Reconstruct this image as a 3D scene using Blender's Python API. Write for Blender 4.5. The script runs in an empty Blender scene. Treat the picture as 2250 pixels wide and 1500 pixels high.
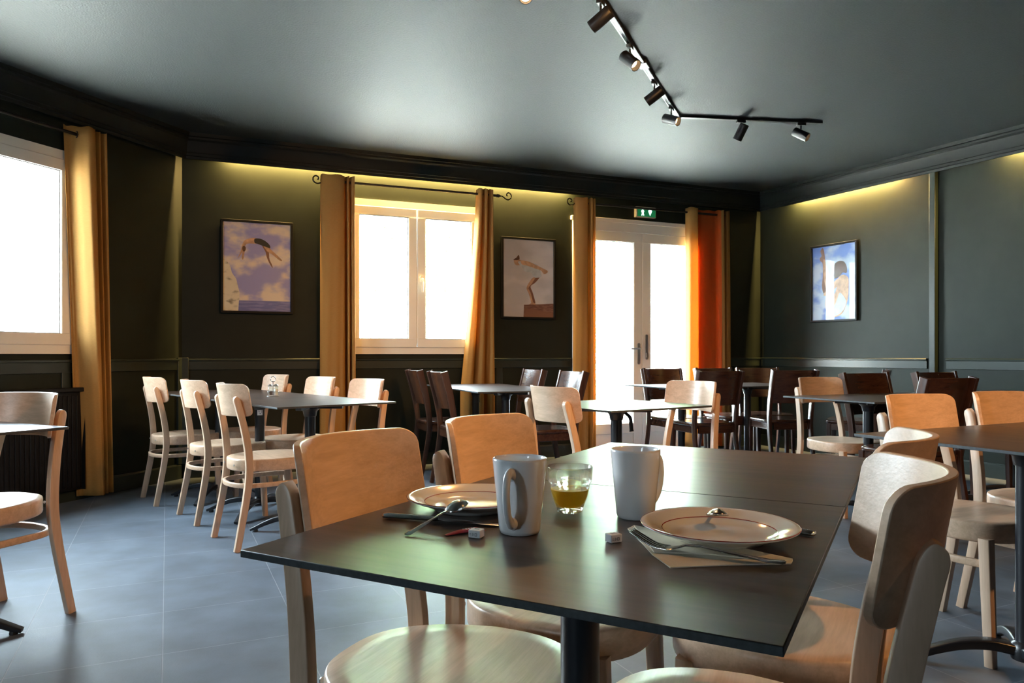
import bpy, math, random
from mathutils import Vector, Matrix
C = bpy.context.scene
COL = C.collection
R = math.radians
sin, cos, pi = math.sin, math.cos, math.pi
random.seed(7)

# ---------------------------------------------------------------- camera
HCAM, F, V0 = 1.01, 1625.0, 779.0          # eye height, focal length and horizon in a 2250 x 1500 frame
cam_d = bpy.data.cameras.new('camera'); cam = bpy.data.objects.new('camera', cam_d); COL.objects.link(cam)
cam_d.sensor_width = 36; cam_d.lens = F / 2250 * 36; cam_d.shift_y = (V0 - 750) / 2250
cam_d.clip_start = 0.05
cam.location = (0, 0, HCAM); cam.rotation_euler = (pi / 2, 0, 0)
C.camera = cam

# ---------------------------------------------------------------- world, sun, exposure
w = bpy.data.worlds.new('sky'); C.world = w; w.use_nodes = True
bg = w.node_tree.nodes['Background']; bg.inputs[0].default_value = (0.74, 0.88, 1.0, 1); bg.inputs[1].default_value = 82.0
sd = bpy.data.lights.new('sun', 'SUN'); sd.energy = 300; sd.angle = R(1.0); sd.color = (1.0, 0.95, 0.88)
sun = bpy.data.objects.new('sun', sd); COL.objects.link(sun)
sun.rotation_euler = Vector((-0.04, 0.14, -0.98)).to_track_quat('-Z', 'Y').to_euler()
C.view_settings.view_transform = 'Standard'; C.view_settings.look = 'None'
C.view_settings.exposure = 0.0; C.view_settings.gamma = 1.0; C.view_settings.use_curve_mapping = False
C.cycles.max_bounces = 8; C.cycles.diffuse_bounces = 5; C.cycles.glossy_bounces = 4
C.cycles.transmission_bounces = 8; C.cycles.transparent_max_bounces = 12
C.cycles.caustics_reflective = False; C.cycles.caustics_refractive = True
C.cycles.sample_clamp_indirect = 25.0
C.cycles.use_denoising = True

# ---------------------------------------------------------------- room plan (metres; camera at the origin looking along +Y)
ZC = 2.80
LC = Vector((-2.70, 6.05)); RC = Vector((2.79, 8.31))
dL = Vector((-0.356, -0.9345)).normalized()         # from the left corner towards the camera
dR = Vector((0.46, -0.888)).normalized()
LE = LC + dL * 9.5; RE = RC + dR * 12.5
dB = (RC - LC).normalized()
def left_n(d): return Vector((-d.y, d.x))
nB = Vector((dB.y, -dB.x))          # into the room
nL = Vector((-dL.y, dL.x))
nR = Vector((dR.y, -dR.x))
if nL.x < 0: nL = -nL
if nR.x > 0: nR = -nR
if nB.y > 0: nB = -nB

# ---------------------------------------------------------------- materials
def new_mat(name):
    m = bpy.data.materials.new(name); m.use_nodes = True
    return m, m.node_tree, m.node_tree.nodes['Principled BSDF']
def pbr(name, col, rough=0.5, metal=0.0, spec=0.5, coat=0.0, bump=None, var=0.0, vscale=20.0, stretch=None, emis=None, es=0.0, space='Object'):
    m, nt, b = new_mat(name)
    b.inputs['Base Color'].default_value = (*col, 1)
    b.inputs['Roughness'].default_value = rough; b.inputs['Metallic'].default_value = metal
    b.inputs['Specular IOR Level'].default_value = spec
    b.inputs['Coat Weight'].default_value = coat; b.inputs['Coat Roughness'].default_value = 0.15
    if emis: b.inputs['Emission Color'].default_value = (*emis, 1); b.inputs['Emission Strength'].default_value = es
    if bump or var:
        tc = nt.nodes.new('ShaderNodeTexCoord'); mp = nt.nodes.new('ShaderNodeMapping')
        nt.links.new(tc.outputs[space], mp.inputs[0])
        if stretch: mp.inputs['Scale'].default_value = stretch
        nz = nt.nodes.new('ShaderNodeTexNoise'); nz.inputs['Scale'].default_value = vscale; nz.inputs['Detail'].default_value = 6
        nt.links.new(mp.outputs[0], nz.inputs['Vector'])
        if var:
            mx = nt.nodes.new('ShaderNodeMix'); mx.data_type = 'RGBA'
            mx.inputs['A'].default_value = (*[c * (1 - var) for c in col], 1)
            mx.inputs['B'].default_value = (*[min(1, c * (1 + var)) for c in col], 1)
            rp = nt.nodes.new('ShaderNodeMapRange'); rp.inputs[1].default_value = .3; rp.inputs[2].default_value = .7
            nt.links.new(nz.outputs['Fac'], rp.inputs[0]); nt.links.new(rp.outputs[0], mx.inputs[0])
            nt.links.new(mx.outputs['Result'], b.inputs['Base Color'])
        if bump:
            bp = nt.nodes.new('ShaderNodeBump'); bp.inputs['Strength'].default_value = bump; bp.inputs['Distance'].default_value = 0.004
            nt.links.new(nz.outputs['Fac'], bp.inputs['Height']); nt.links.new(bp.outputs[0], b.inputs['Normal'])
    return m
M = {}
def wood(name, c1, c2, rough, axis, scale=9, coat=0.0, bump=0.05, spec=.5):
    m, nt, b = new_mat(name)
    tc = nt.nodes.new('ShaderNodeTexCoord'); mp = nt.nodes.new('ShaderNodeMapping')
    nt.links.new(tc.outputs['Object'], mp.inputs[0])
    s = [14.0, 14.0, 14.0]; s[axis] = 1.2; mp.inputs['Scale'].default_value = s
    n1 = nt.nodes.new('ShaderNodeTexNoise'); n1.inputs['Scale'].default_value = scale * .35; n1.inputs['Detail'].default_value = 8; n1.inputs['Distortion'].default_value = .6
    n2 = nt.nodes.new('ShaderNodeTexNoise'); n2.inputs['Scale'].default_value = scale * 1.7; n2.inputs['Detail'].default_value = 4
    nt.links.new(mp.outputs[0], n1.inputs['Vector']); nt.links.new(mp.outputs[0], n2.inputs['Vector'])
    ad = nt.nodes.new('ShaderNodeMath'); ad.operation = 'MULTIPLY_ADD'; ad.inputs[1].default_value = .45
    nt.links.new(n2.outputs['Fac'], ad.inputs[0]); nt.links.new(n1.outputs['Fac'], ad.inputs[2])
    rp = nt.nodes.new('ShaderNodeMapRange'); rp.inputs[1].default_value = .5; rp.inputs[2].default_value = .95
    nt.links.new(ad.outputs[0], rp.inputs[0])
    mx = nt.nodes.new('ShaderNodeMix'); mx.data_type = 'RGBA'
    mx.inputs['A'].default_value = (*c1, 1); mx.inputs['B'].default_value = (*c2, 1)
    nt.links.new(rp.outputs[0], mx.inputs[0]); nt.links.new(mx.outputs['Result'], b.inputs['Base Color'])
    b.inputs['Roughness'].default_value = rough; b.inputs['Coat Weight'].default_value = coat; b.inputs['Coat Roughness'].default_value = .2
    b.inputs['Specular IOR Level'].default_value = spec
    bp = nt.nodes.new('ShaderNodeBump'); bp.inputs['Strength'].default_value = bump; bp.inputs['Distance'].default_value = .002
    nt.links.new(n2.outputs['Fac'], bp.inputs['Height']); nt.links.new(bp.outputs[0], b.inputs['Normal'])
    return m
M['wall'] = pbr('dark_green_wall_paint', (0.0120, 0.0158, 0.0108), .55, spec=.18, bump=.25, var=.12, vscale=5)
M['ceiling'] = pbr('dark_grey_ceiling_paint', (0.034, 0.040, 0.041), .62, spec=.25, bump=.5, var=.08, vscale=90)
M['trim'] = pbr('dark_green_trim_paint', (0.019, 0.026, 0.020), .34, spec=.45, bump=.05, vscale=30)
M['cornice'] = pbr('black_green_cornice_paint', (0.007, 0.009, 0.008), .5, spec=.2)
M['beech_x'] = wood('beech_grain_across', (0.68, 0.47, 0.33), (0.51, 0.34, 0.22), .36, 0, coat=.04, bump=.15)
M['beech_z'] = wood('beech_grain_upright', (0.66, 0.46, 0.33), (0.51, 0.35, 0.235), .36, 2, coat=.15)
M['walnut_x'] = wood('dark_stain_across', (0.085, 0.034, 0.018), (0.035, 0.014, 0.009), .25, 0, coat=.4)
M['walnut_z'] = wood('dark_stain_upright', (0.080, 0.032, 0.018), (0.030, 0.013, 0.009), .28, 2, coat=.4)
M['top'] = wood('dark_laminate', (0.078, 0.050, 0.036), (0.028, 0.019, 0.015), .34, 0, scale=5, bump=.01, spec=.5)
M['edge'] = pbr('laminate_edge', (0.050, 0.056, 0.060), .5, var=.25, vscale=120)
M['iron'] = pbr('black_powder_coat', (0.010, 0.012, 0.016), .32, bump=.03, vscale=200)
M['black'] = pbr('black_plastic', (0.012, 0.012, 0.013), .4)
M['radiator'] = pbr('black_radiator_enamel', (0.005, 0.005, 0.006), .45, spec=.2)
M['pvc'] = pbr('cream_window_plastic', (0.84, 0.77, 0.66), .35)
M['pvc_dark'] = pbr('window_gasket', (0.12, 0.11, 0.10), .5)
M['china'] = pbr('white_glazed_china', (0.80, 0.81, 0.83), .12, coat=.6)
M['china_w'] = pbr('cream_glazed_china', (0.82, 0.79, 0.74), .12, coat=.6)
M['redline'] = pbr('red_brown_glaze_line', (0.30, 0.035, 0.025), .2)
M['steel'] = pbr('polished_steel', (0.62, 0.61, 0.60), .18, 1.0)
M['steel_d'] = pbr('satin_steel', (0.45, 0.45, 0.46), .35, 1.0)
M['juice'] = pbr('orange_juice', (1.0, 0.68, 0.07), .3)
M['juice'].node_tree.nodes['Principled BSDF'].inputs['Subsurface Weight'].default_value = .0
nt = M['juice'].node_tree; tr = nt.nodes.new('ShaderNodeBsdfTranslucent'); tr.inputs[0].default_value = (1, .70, .12, 1)
ms = nt.nodes.new('ShaderNodeMixShader'); ms.inputs[0].default_value = .6
nt.links.new(nt.nodes['Principled BSDF'].outputs[0], ms.inputs[1]); nt.links.new(tr.outputs[0], ms.inputs[2]); nt.links.new(ms.outputs[0], nt.nodes['Material Output'].inputs[0])
M['napkin'] = pbr('cream_paper', (0.80, 0.74, 0.60), .8, bump=.2, vscale=300)
M['sugar'] = pbr('white_paper', (0.82, 0.82, 0.84), .55)
M['ink'] = pbr('dark_blue_print', (0.10, 0.10, 0.16), .6)
M['redpack'] = pbr('red_glossy_paper', (0.45, 0.02, 0.03), .3)
M['frame'] = pbr('black_picture_frame', (0.008, 0.008, 0.008), .45, spec=.15)
M['rod'] = pbr('dark_bronze_rod', (0.030, 0.024, 0.020), .3, .6)
M['salt'] = pbr('salt_grains', (0.85, 0.85, 0.85), .7)
M['pepper'] = pbr('ground_pepper', (0.10, 0.07, 0.05), .8)
M['glow'] = pbr('lamp_glow', (1, .8, .5), .4, emis=(1.0, 0.62, 0.30), es=9)
M['led'] = pbr('cove_strip_glow', (1, .8, .4), .4, emis=(1.0, 0.74, 0.30), es=6)
M['signgreen'] = pbr('sign_green', (0.0, 0.10, 0.035), .3, emis=(0.01, 0.22, 0.07), es=.5)
M['signwhite'] = pbr('sign_white', (.8, .9, .88), .3, emis=(0.75, 1.0, 0.95), es=3.0)
M['signbody'] = pbr('sign_housing', (0.50, 0.46, 0.36), .4)
M['outground'] = pbr('pale_terrace', (0.62, 0.62, 0.58), .9, var=.15, vscale=2)
M['leaf'] = pbr('garden_leaf', (0.32, 0.46, 0.22), .6, var=.4, vscale=6)
M['bark'] = pbr('tree_bark', (0.16, 0.12, 0.09), .9, bump=.4, vscale=30)
M['outwall'] = pbr('outer_wall_render', (0.5, 0.48, 0.44), .9)

def mat_floor():
    m, nt, b = new_mat('slate_grey_tiles')
    g = nt.nodes.new('ShaderNodeNewGeometry'); mp = nt.nodes.new('ShaderNodeMapping'); mp.vector_type = 'POINT'
    mp.inputs['Rotation'].default_value = (0, 0, R(-25.0))
    mp.inputs['Location'].default_value = (0.014 + .45 * 20, -0.06 + .45 * 20, 0)
    nt.links.new(g.outputs['Position'], mp.inputs[0])
    br = nt.nodes.new('ShaderNodeTexBrick'); br.offset = 0; br.squash = 1
    br.inputs['Scale'].default_value = 1.0; br.inputs['Brick Width'].default_value = .45; br.inputs['Row Height'].default_value = .45
    br.inputs['Mortar Size'].default_value = .0018; br.inputs['Mortar Smooth'].default_value = .2
    br.inputs['Color1'].default_value = (0.102, 0.126, 0.162, 1); br.inputs['Color2'].default_value = (0.088, 0.109, 0.142, 1)
    br.inputs['Mortar'].default_value = (0.19, 0.21, 0.24, 1)
    nt.links.new(mp.outputs[0], br.inputs['Vector'])
    nz = nt.nodes.new('ShaderNodeTexNoise'); nz.inputs['Scale'].default_value = 6; nz.inputs['Detail'].default_value = 8
    nt.links.new(g.outputs['Position'], nz.inputs['Vector'])
    n2 = nt.nodes.new('ShaderNodeTexNoise'); n2.inputs['Scale'].default_value = 160; nt.links.new(g.outputs['Position'], n2.inputs['Vector'])
    rp = nt.nodes.new('ShaderNodeMapRange'); rp.inputs[1].default_value = .3; rp.inputs[2].default_value = .7; rp.inputs[3].default_value = .78; rp.inputs[4].default_value = 1.25
    nt.links.new(nz.outputs['Fac'], rp.inputs[0])
    mx = nt.nodes.new('ShaderNodeMix'); mx.data_type = 'RGBA'; mx.blend_type = 'MULTIPLY'; mx.inputs[0].default_value = 1
    nt.links.new(br.outputs['Color'], mx.inputs['A']); nt.links.new(rp.outputs[0], mx.inputs['B'])
    nt.links.new(mx.outputs['Result'], b.inputs['Base Color'])
    rr = nt.nodes.new('ShaderNodeMapRange'); rr.inputs[3].default_value = .46; rr.inputs[4].default_value = .60
    nt.links.new(nz.outputs['Fac'], rr.inputs[0]); nt.links.new(rr.outputs[0], b.inputs['Roughness'])
    bp = nt.nodes.new('ShaderNodeBump'); bp.inputs['Strength'].default_value = .12; bp.inputs['Distance'].default_value = .003
    nt.links.new(n2.outputs['Fac'], bp.inputs['Height'])
    b2 = nt.nodes.new('ShaderNodeBump'); b2.inputs['Strength'].default_value = .6; b2.inputs['Distance'].default_value = .002; b2.invert = True
    nt.links.new(br.outputs['Fac'], b2.inputs['Height']); nt.links.new(bp.outputs[0], b2.inputs['Normal'])
    nt.links.new(b2.outputs[0], b.inputs['Normal']); b.inputs['Specular IOR Level'].default_value = .4
    return m
M['floor'] = mat_floor()

def mat_cloth(name, col, trans, k=.35):
    m, nt, b = new_mat(name)
    tc = nt.nodes.new('ShaderNodeTexCoord'); mp = nt.nodes.new('ShaderNodeMapping'); mp.inputs['Scale'].default_value = (60, 60, 400)
    nt.links.new(tc.outputs['Object'], mp.inputs[0])
    nz = nt.nodes.new('ShaderNodeTexNoise'); nz.inputs['Scale'].default_value = 1; nz.inputs['Detail'].default_value = 3
    nt.links.new(mp.outputs[0], nz.inputs['Vector'])
    mx = nt.nodes.new('ShaderNodeMix'); mx.data_type = 'RGBA'
    mx.inputs['A'].default_value = (*[c * .72 for c in col], 1); mx.inputs['B'].default_value = (*[min(1, c * 1.2) for c in col], 1)
    nt.links.new(nz.outputs['Fac'], mx.inputs[0]); nt.links.new(mx.outputs['Result'], b.inputs['Base Color'])
    b.inputs['Roughness'].default_value = .85; b.inputs['Specular IOR Level'].default_value = .15
    bp = nt.nodes.new('ShaderNodeBump'); bp.inputs['Strength'].default_value = .35; bp.inputs['Distance'].default_value = .002
    nt.links.new(nz.outputs['Fac'], bp.inputs['Height']); nt.links.new(bp.outputs[0], b.inputs['Normal'])
    tr = nt.nodes.new('ShaderNodeBsdfTranslucent'); tr.inputs[0].default_value = (*trans, 1)
    ms = nt.nodes.new('ShaderNodeMixShader'); ms.inputs[0].default_value = k
    nt.links.new(b.outputs[0], ms.inputs[1]); nt.links.new(tr.outputs[0], ms.inputs[2])
    nt.links.new(ms.outputs[0], nt.nodes['Material Output'].inputs[0])
    return m
M['ochre'] = mat_cloth('ochre_curtain_cloth', (0.46, 0.255, 0.078), (0.70, 0.34, 0.08), .30)
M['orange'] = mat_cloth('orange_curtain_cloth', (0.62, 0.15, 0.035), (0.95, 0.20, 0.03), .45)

def mat_glass(name, base=.035, edge=.9):
    m = bpy.data.materials.new(name); m.use_nodes = True; nt = m.node_tree; nt.nodes.clear()
    o = nt.nodes.new('ShaderNodeOutputMaterial'); t = nt.nodes.new('ShaderNodeBsdfTransparent'); g = nt.nodes.new('ShaderNodeBsdfGlossy')
    t.inputs[0].default_value = (.96, .98, .97, 1); g.inputs['Roughness'].default_value = .02
    lw = nt.nodes.new('ShaderNodeLayerWeight'); lw.inputs[0].default_value = .5
    pw = nt.nodes.new('ShaderNodeMath'); pw.operation = 'POWER'; pw.inputs[1].default_value = 5
    fr = nt.nodes.new('ShaderNodeMath'); fr.operation = 'MULTIPLY_ADD'; fr.inputs[1].default_value = edge; fr.inputs[2].default_value = base
    nt.links.new(lw.outputs['Facing'], pw.inputs[0]); nt.links.new(pw.outputs[0], fr.inputs[0])
    ms = nt.nodes.new('ShaderNodeMixShader')
    nt.links.new(fr.outputs[0], ms.inputs[0]); nt.links.new(t.outputs[0], ms.inputs[1]); nt.links.new(g.outputs[0], ms.inputs[2])
    nt.links.new(ms.outputs[0], o.inputs[0]); return m
M['pane'] = mat_glass('clear_pane'); M['picglass'] = mat_glass('picture_glazing', .008, .3)
def mat_tumbler():
    m, nt, b = new_mat('tumbler_glass')
    b.inputs['Base Color'].default_value = (.97, .99, .98, 1); b.inputs['Roughness'].default_value = .01
    b.inputs['Transmission Weight'].default_value = 1; b.inputs['IOR'].default_value = 1.45
    t = nt.nodes.new('ShaderNodeBsdfTransparent'); t.inputs[0].default_value = (.97, .98, .97, 1); ms = nt.nodes.new('ShaderNodeMixShader'); ms.inputs[0].default_value = .55
    nt.links.new(b.outputs[0], ms.inputs[1]); nt.links.new(t.outputs[0], ms.inputs[2]); nt.links.new(ms.outputs[0], nt.nodes['Material Output'].inputs[0])
    return m
M['tumbler'] = mat_tumbler()

# paintings
def mat_sky(name, blue, cloud, sc, horizon=None, sea=None, lo=.42, hi=.62, seed=0.0, ysc=1.6):
    m, nt, b = new_mat(name)
    tc = nt.nodes.new('ShaderNodeTexCoord'); mp = nt.nodes.new('ShaderNodeMapping'); mp.inputs['Location'].default_value = (seed, seed, seed)
    mp.inputs['Scale'].default_value = (1, 1, ysc)
    nt.links.new(tc.outputs['Object'], mp.inputs[0])
    nz = nt.nodes.new('ShaderNodeTexNoise'); nz.inputs['Scale'].default_value = sc; nz.inputs['Detail'].default_value = 5; nz.inputs['Roughness'].default_value = .5
    nt.links.new(mp.outputs[0], nz.inputs['Vector'])
    rp = nt.nodes.new('ShaderNodeMapRange'); rp.interpolation_type = 'SMOOTHSTEP'; rp.inputs[1].default_value = lo; rp.inputs[2].default_value = hi
    nt.links.new(nz.outputs['Fac'], rp.inputs[0])
    mx = nt.nodes.new('ShaderNodeMix'); mx.data_type = 'RGBA'
    mx.inputs['A'].default_value = (*blue, 1); mx.inputs['B'].default_value = (*cloud, 1)
    nt.links.new(rp.outputs[0], mx.inputs[0]); nt.links.new(mx.outputs['Result'], b.inputs['Base Color'])
    b.inputs['Roughness'].default_value = .35
    return m
M['sky1'] = mat_sky('painted_cloudy_sky', (.40, .36, .70), (.95, .76, .64), 4.2, seed=1.3)
M['sea1'] = mat_sky('painted_sea', (.18, .18, .46), (.30, .28, .58), 9, seed=3, ysc=8)
M['rock1'] = mat_sky('painted_rock', (.90, .76, .60), (.28, .21, .15), 14, lo=.5, hi=.75, seed=5)
M['sky2'] = mat_sky('painted_grey_sky', (.66, .57, .57), (.80, .69, .68), 3, seed=2)
M['plinth2'] = mat_sky('painted_red_brown_block', (.20, .08, .06), (.32, .15, .11), 20, seed=4, ysc=6)
M['sky3'] = mat_sky('painted_blue_sky', (.16, .24, .62), (.52, .57, .72), 4.0, seed=8)
M['p_skin'] = pbr('painted_skin', (.66, .36, .22), .4, var=.3, vscale=25)
M['p_skin_d'] = pbr('painted_skin_shade', (.28, .12, .075), .4)
M['p_black'] = pbr('painted_black_suit', (.02, .02, .025), .4)
M['p_white'] = pbr('painted_white_suit', (.62, .60, .62), .4, var=.15, vscale=20)
M['p_hair'] = pbr('painted_brown_hair', (.14, .06, .035), .4)

# ---------------------------------------------------------------- mesh helpers
class MB:
    def __init__(s): s.v = []; s.f = []; s.m = []; s.cur = 0
    def add(s, vs, fs, mi=None):
        o = len(s.v); s.v += [tuple(v) for v in vs]; s.f += [tuple(i + o for i in f) for f in fs]
        s.m += [s.cur if mi is None else mi] * len(fs)
    def box(s, x0, x1, y0, y1, z0, z1, T=None, mi=None):
        vs = [(x, y, z) for x in (x0, x1) for y in (y0, y1) for z in (z0, z1)]
        if T: vs = [tuple(T @ Vector(v)) for v in vs]
        s.add(vs, [(0, 1, 3, 2), (4, 6, 7, 5), (0, 4, 5, 1), (2, 3, 7, 6), (0, 2, 6, 4), (1, 5, 7, 3)], mi)
    def lathe(s, prof, n=48, c=(0, 0, 0), close=False, T=None, mi=None, sx=1, sy=1):
        vs = []
        for r, z in prof:
            for i in range(n):
                a = 2 * pi * i / n; vs.append((c[0] + r * cos(a) * sx, c[1] + r * sin(a) * sy, c[2] + z))
        fs = []
        m = len(prof)
        for j in range(m - 1 + (1 if close else 0)):
            k = (j + 1) % m
            for i in range(n):
                fs.append((j * n + i, j * n + (i + 1) % n, k * n + (i + 1) % n, k * n + i))
        if not close:
            if prof[0][0] > 1e-6: fs.append(tuple(range(n))[::-1])
            if prof[-1][0] > 1e-6: fs.append(tuple((m - 1) * n + i for i in range(n)))
        if T: vs = [tuple(T @ Vector(v)) for v in vs]
        s.add(vs, fs, mi)
    def sweep(s, pts, ring, up=(0, 0, 1), scales=None, caps=True, closed=False, mi=None):
        """ring: list of (a, b) in the section; a along side, b along the up-ish axis"""
        P = [Vector(p) for p in pts]; n = len(P); up = Vector(up); vs = []
        for i, p in enumerate(P):
            if closed: t = P[(i + 1) % n] - P[i - 1]
            else: t = P[min(i + 1, n - 1)] - P[max(i - 1, 0)]
            t.normalize()
            sd_ = t.cross(up)
            if sd_.length < 1e-5: sd_ = Vector((1, 0, 0))
            sd_.normalize(); u2 = sd_.cross(t).normalized()
            sc = scales[i] if scales else (1, 1)
            for a, b in ring: vs.append(tuple(p + sd_ * a * sc[0] + u2 * b * sc[1]))
        k = len(ring); fs = []
        for i in range(n if closed else n - 1):
            j = (i + 1) % n
            for q in range(k): fs.append((i * k + q, i * k + (q + 1) % k, j * k + (q + 1) % k, j * k + q))
        if caps and not closed:
            fs.append(tuple(range(k))[::-1]); fs.append(tuple((n - 1) * k + q for q in range(k)))
        s.add(vs, fs, mi)
    def prism(s, outline, z0, z1, T=None, mi=None):
        n = len(outline); vs = [(x, y, z0) for x, y in outline] + [(x, y, z1) for x, y in outline]
        fs = [tuple(range(n))[::-1], tuple(range(n, 2 * n))] + [(i, (i + 1) % n, n + (i + 1) % n, n + i) for i in range(n)]
        if T: vs = [tuple(T @ Vector(v)) for v in vs]
        s.add(vs, fs, mi)
def ringc(r, n=12, ry=None):
    ry = ry or r
    return [(r * cos(2 * pi * i / n), ry * sin(2 * pi * i / n)) for i in range(n)]
def rrect(a, b, r, n=3):
    o = []
    for cx, cy, s0 in ((a - r, b - r, 0), (-a + r, b - r, 1), (-a + r, -b + r, 2), (a - r, -b + r, 3)):
        for i in range(n + 1):
            t = (s0 + i / n) * pi / 2; o.append((cx + r * cos(t), cy + r * sin(t)))
    return o
def spline(pts, n=8, closed=False):
    P = [Vector(p) for p in pts]; out = []; L = len(P)
    rng = L if closed else L - 1
    for i in range(rng):
        p1, p2 = P[i], P[(i + 1) % L]
        p0 = P[i - 1] if (i > 0 or closed) else p1 * 2 - p2
        p3 = P[(i + 2) % L] if (i + 2 < L or closed) else p2 * 2 - p1
        for j in range(n):
            t = j / n
            out.append(.5 * ((2 * p1) + (p2 - p0) * t + (2 * p0 - 5 * p1 + 4 * p2 - p3) * t * t + (3 * p1 - p0 - 3 * p2 + p3) * t ** 3))
    if not closed: out.append(P[-1])
    return out
def build(name, mb, mats, parent=None, angle=35, bevel=0, bseg=2, recalc=True):
    me = bpy.data.meshes.new(name); me.from_pydata(mb.v, [], mb.f)
    if not isinstance(mats, (list, tuple)): mats = [mats]
    for m in mats: me.materials.append(m)
    me.polygons.foreach_set('material_index', mb.m)
    if recalc:
        import bmesh
        b = bmesh.new(); b.from_mesh(me); bmesh.ops.remove_doubles(b, verts=b.verts, dist=1e-6)
        bmesh.ops.recalc_face_normals(b, faces=b.faces); b.to_mesh(me); b.free()
    me.polygons.foreach_set('use_smooth', [True] * len(me.polygons)); me.set_sharp_from_angle(angle=R(angle)); me.update()
    o = bpy.data.objects.new(name, me); COL.objects.link(o)
    if parent: o.parent = parent
    if bevel:
        bv = o.modifiers.new('bevel', 'BEVEL'); bv.width = bevel; bv.segments = bseg; bv.limit_method = 'ANGLE'; bv.angle_limit = R(40)
    return o
def empty(name, label=None, cat=None, loc=(0, 0, 0), rz=0, group=None):
    o = bpy.data.objects.new(name, None); COL.objects.link(o); o.location = loc; o.rotation_euler = (0, 0, rz); o.empty_display_size = .1
    return tag(o, label, cat, group)
def tag(o, label=None, cat=None, group=None, kind=None):
    if label: o['label'] = label
    if cat: o['category'] = cat
    if group: o['group'] = group
    if kind: o['kind'] = kind
    return o
def kids(o): return [c for c in ALL if c.parent == o]
ALL = COL.objects
def copy_tree(o, parent=None):
    c = o.copy(); COL.objects.link(c)
    c.parent = parent
    for ch in list(o.children): copy_tree(ch, c)
    return c
def frame_T(p, d, n, z=0):
    """local x along wall d, y = n (into the room), z up"""
    return Matrix(((d.x, n.x, 0, p.x), (d.y, n.y, 0, p.y), (0, 0, 1, z), (0, 0, 0, 1)))

# ---------------------------------------------------------------- room shell
lenB = (RC - LC).length
TB = frame_T(LC, dB, nB)            # x from the left corner
TL = frame_T(LC, dL, nL)            # x from the left corner towards the camera
TR = frame_T(RC, dR, nR)
WIN_Z = (1.025, 2.39)
def s_back(u, off=0.0):
    """distance along the back wall seen in image column u, at an offset in front of the wall"""
    r = (u - 1125) / F; p = LC + nB * off
    return (r * p.y - p.x) / (dB.x - r * dB.y)
sh = -s_back(400)
W2 = (s_back(756), s_back(1062)); DR = (s_back(1257), s_back(1553))
def s_left(u, off=0.0):
    r = (u - 1125) / F; p = LC + nL * off
    return (r * p.y - p.x) / (dL.x - r * dL.y)
def s_right(u, off=0.0):
    r = (u - 1125) / F; p = RC + nR * off
    return (r * p.y - p.x) / (dR.x - r * dR.y)
W1a = s_left(166)
W1 = (W1a, W1a + 1.98)
def wall(name, T, L, openings, h=ZC + .1, th=.28, x0=-.28, x1=.28, mi=M['wall']):
    mb = MB(); x = x0
    for a, b, z0, z1 in openings:
        mb.box(x, a, -th, 0, -.05, h, T); 
        if z0 > .01: mb.box(a, b, -th, 0, -.05, z0, T)
        mb.box(a, b, -th, 0, z1, h, T); x = b
    mb.box(x, L + x1, -th, 0, -.05, h, T)
    return tag(build(name, mb, mi, angle=30), kind='structure')
wall('wall_back', TB, lenB, [(W2[0], W2[1], *WIN_Z), (DR[0], DR[1], 0, 2.39)])
wall('wall_left', TL, 9.5, [(W1[0], W1[1], *WIN_Z)], x0=0)
wall('wall_right', TR, 12.5, [], x0=0)
dF = (RE - LE).normalized(); nF = Vector((-dF.y, dF.x)); nF = nF if nF.y > 0 else -nF
TF = frame_T(LE, dF, nF); W_ADDED = (2.3, 2.95)  # opening added behind the camera for soft light on the mugs and sugar
wall('wall_front', TF, (RE - LE).length, [(W_ADDED[0], W_ADDED[1], *WIN_Z)])
poly = [tuple(LE), tuple(RE), tuple(RC), tuple(LC)]
mb = MB(); mb.prism(poly, -.12, 0); tag(build('floor', mb, M['floor']), kind='structure')
mb = MB(); mb.prism(poly, ZC, ZC + .1); tag(build('ceiling', mb, M['ceiling']), kind='structure')

def along(prof, corners):
    """extrude an (offset, z) profile along wall polyline with mitred corners; corners = list of (point, normal_offset_vector)"""
    mb = MB(); k = len(prof); vs = []; fs = []
    for p, m_ in corners:
        for o_, z in prof: q = p + m_ * o_; vs.append((q.x, q.y, z))
    for i in range(len(corners) - 1):
        for q in range(k): fs.append((i * k + q, i * k + (q + 1) % k, (i + 1) * k + (q + 1) % k, (i + 1) * k + q))
    fs.append(tuple(range(k))); fs.append(tuple((len(corners) - 1) * k + q for q in range(k)))
    mb.add(vs, fs); return mb
def mitre(n1, n2): m_ = (n1 + n2); return m_ / (1 + n1.dot(n2))
mL, mR = mitre(nL, nB), mitre(nB, nR)
corn = [(.047, ZC), (.047, 2.612), (.052, 2.602), (.066, 2.602), (.070, 2.622), (.079, 2.626), (.081, 2.648), (.087, 2.652), (.092, 2.700),
        (.106, 2.738), (.121, 2.752), (.123, 2.768), (.136, 2.772), (.140, ZC)]
tag(build('trim_1', along(corn, [(LE, nL), (LC, mL), (RC, mR), (RE, nR)]), M['cornice'], angle=25), kind='structure')
dado = [(0, .885), (.014, .887), (.016, .955), (.026, .960), (.028, .972), (.020, .978), (0, .978)]
def dado_run(name, T, a, b):
    mb = MB(); k = len(dado); vs = []
    for x in (a, b): vs += [tuple(T @ Vector((x, o_, z))) for o_, z in dado]
    mb.add(vs, [tuple(range(k)), tuple(range(k, 2 * k))] + [(q, (q + 1) % k, k + (q + 1) % k, k + q) for q in range(k)])
    return mb
n_trim = 2
PX = (s_right(2048), s_right(2074))
for T, a, b in ((TL, .05, 9.5), (TB, .05, DR[0] - .02), (TB, DR[1] + .02, lenB), (TR, 0, PX[0] - .04), (TR, PX[1] + .03, 12.4)):
    tag(build('trim_%d' % n_trim, dado_run('d', T, a, b), M['trim'], angle=30), kind='structure'); n_trim += 1
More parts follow.
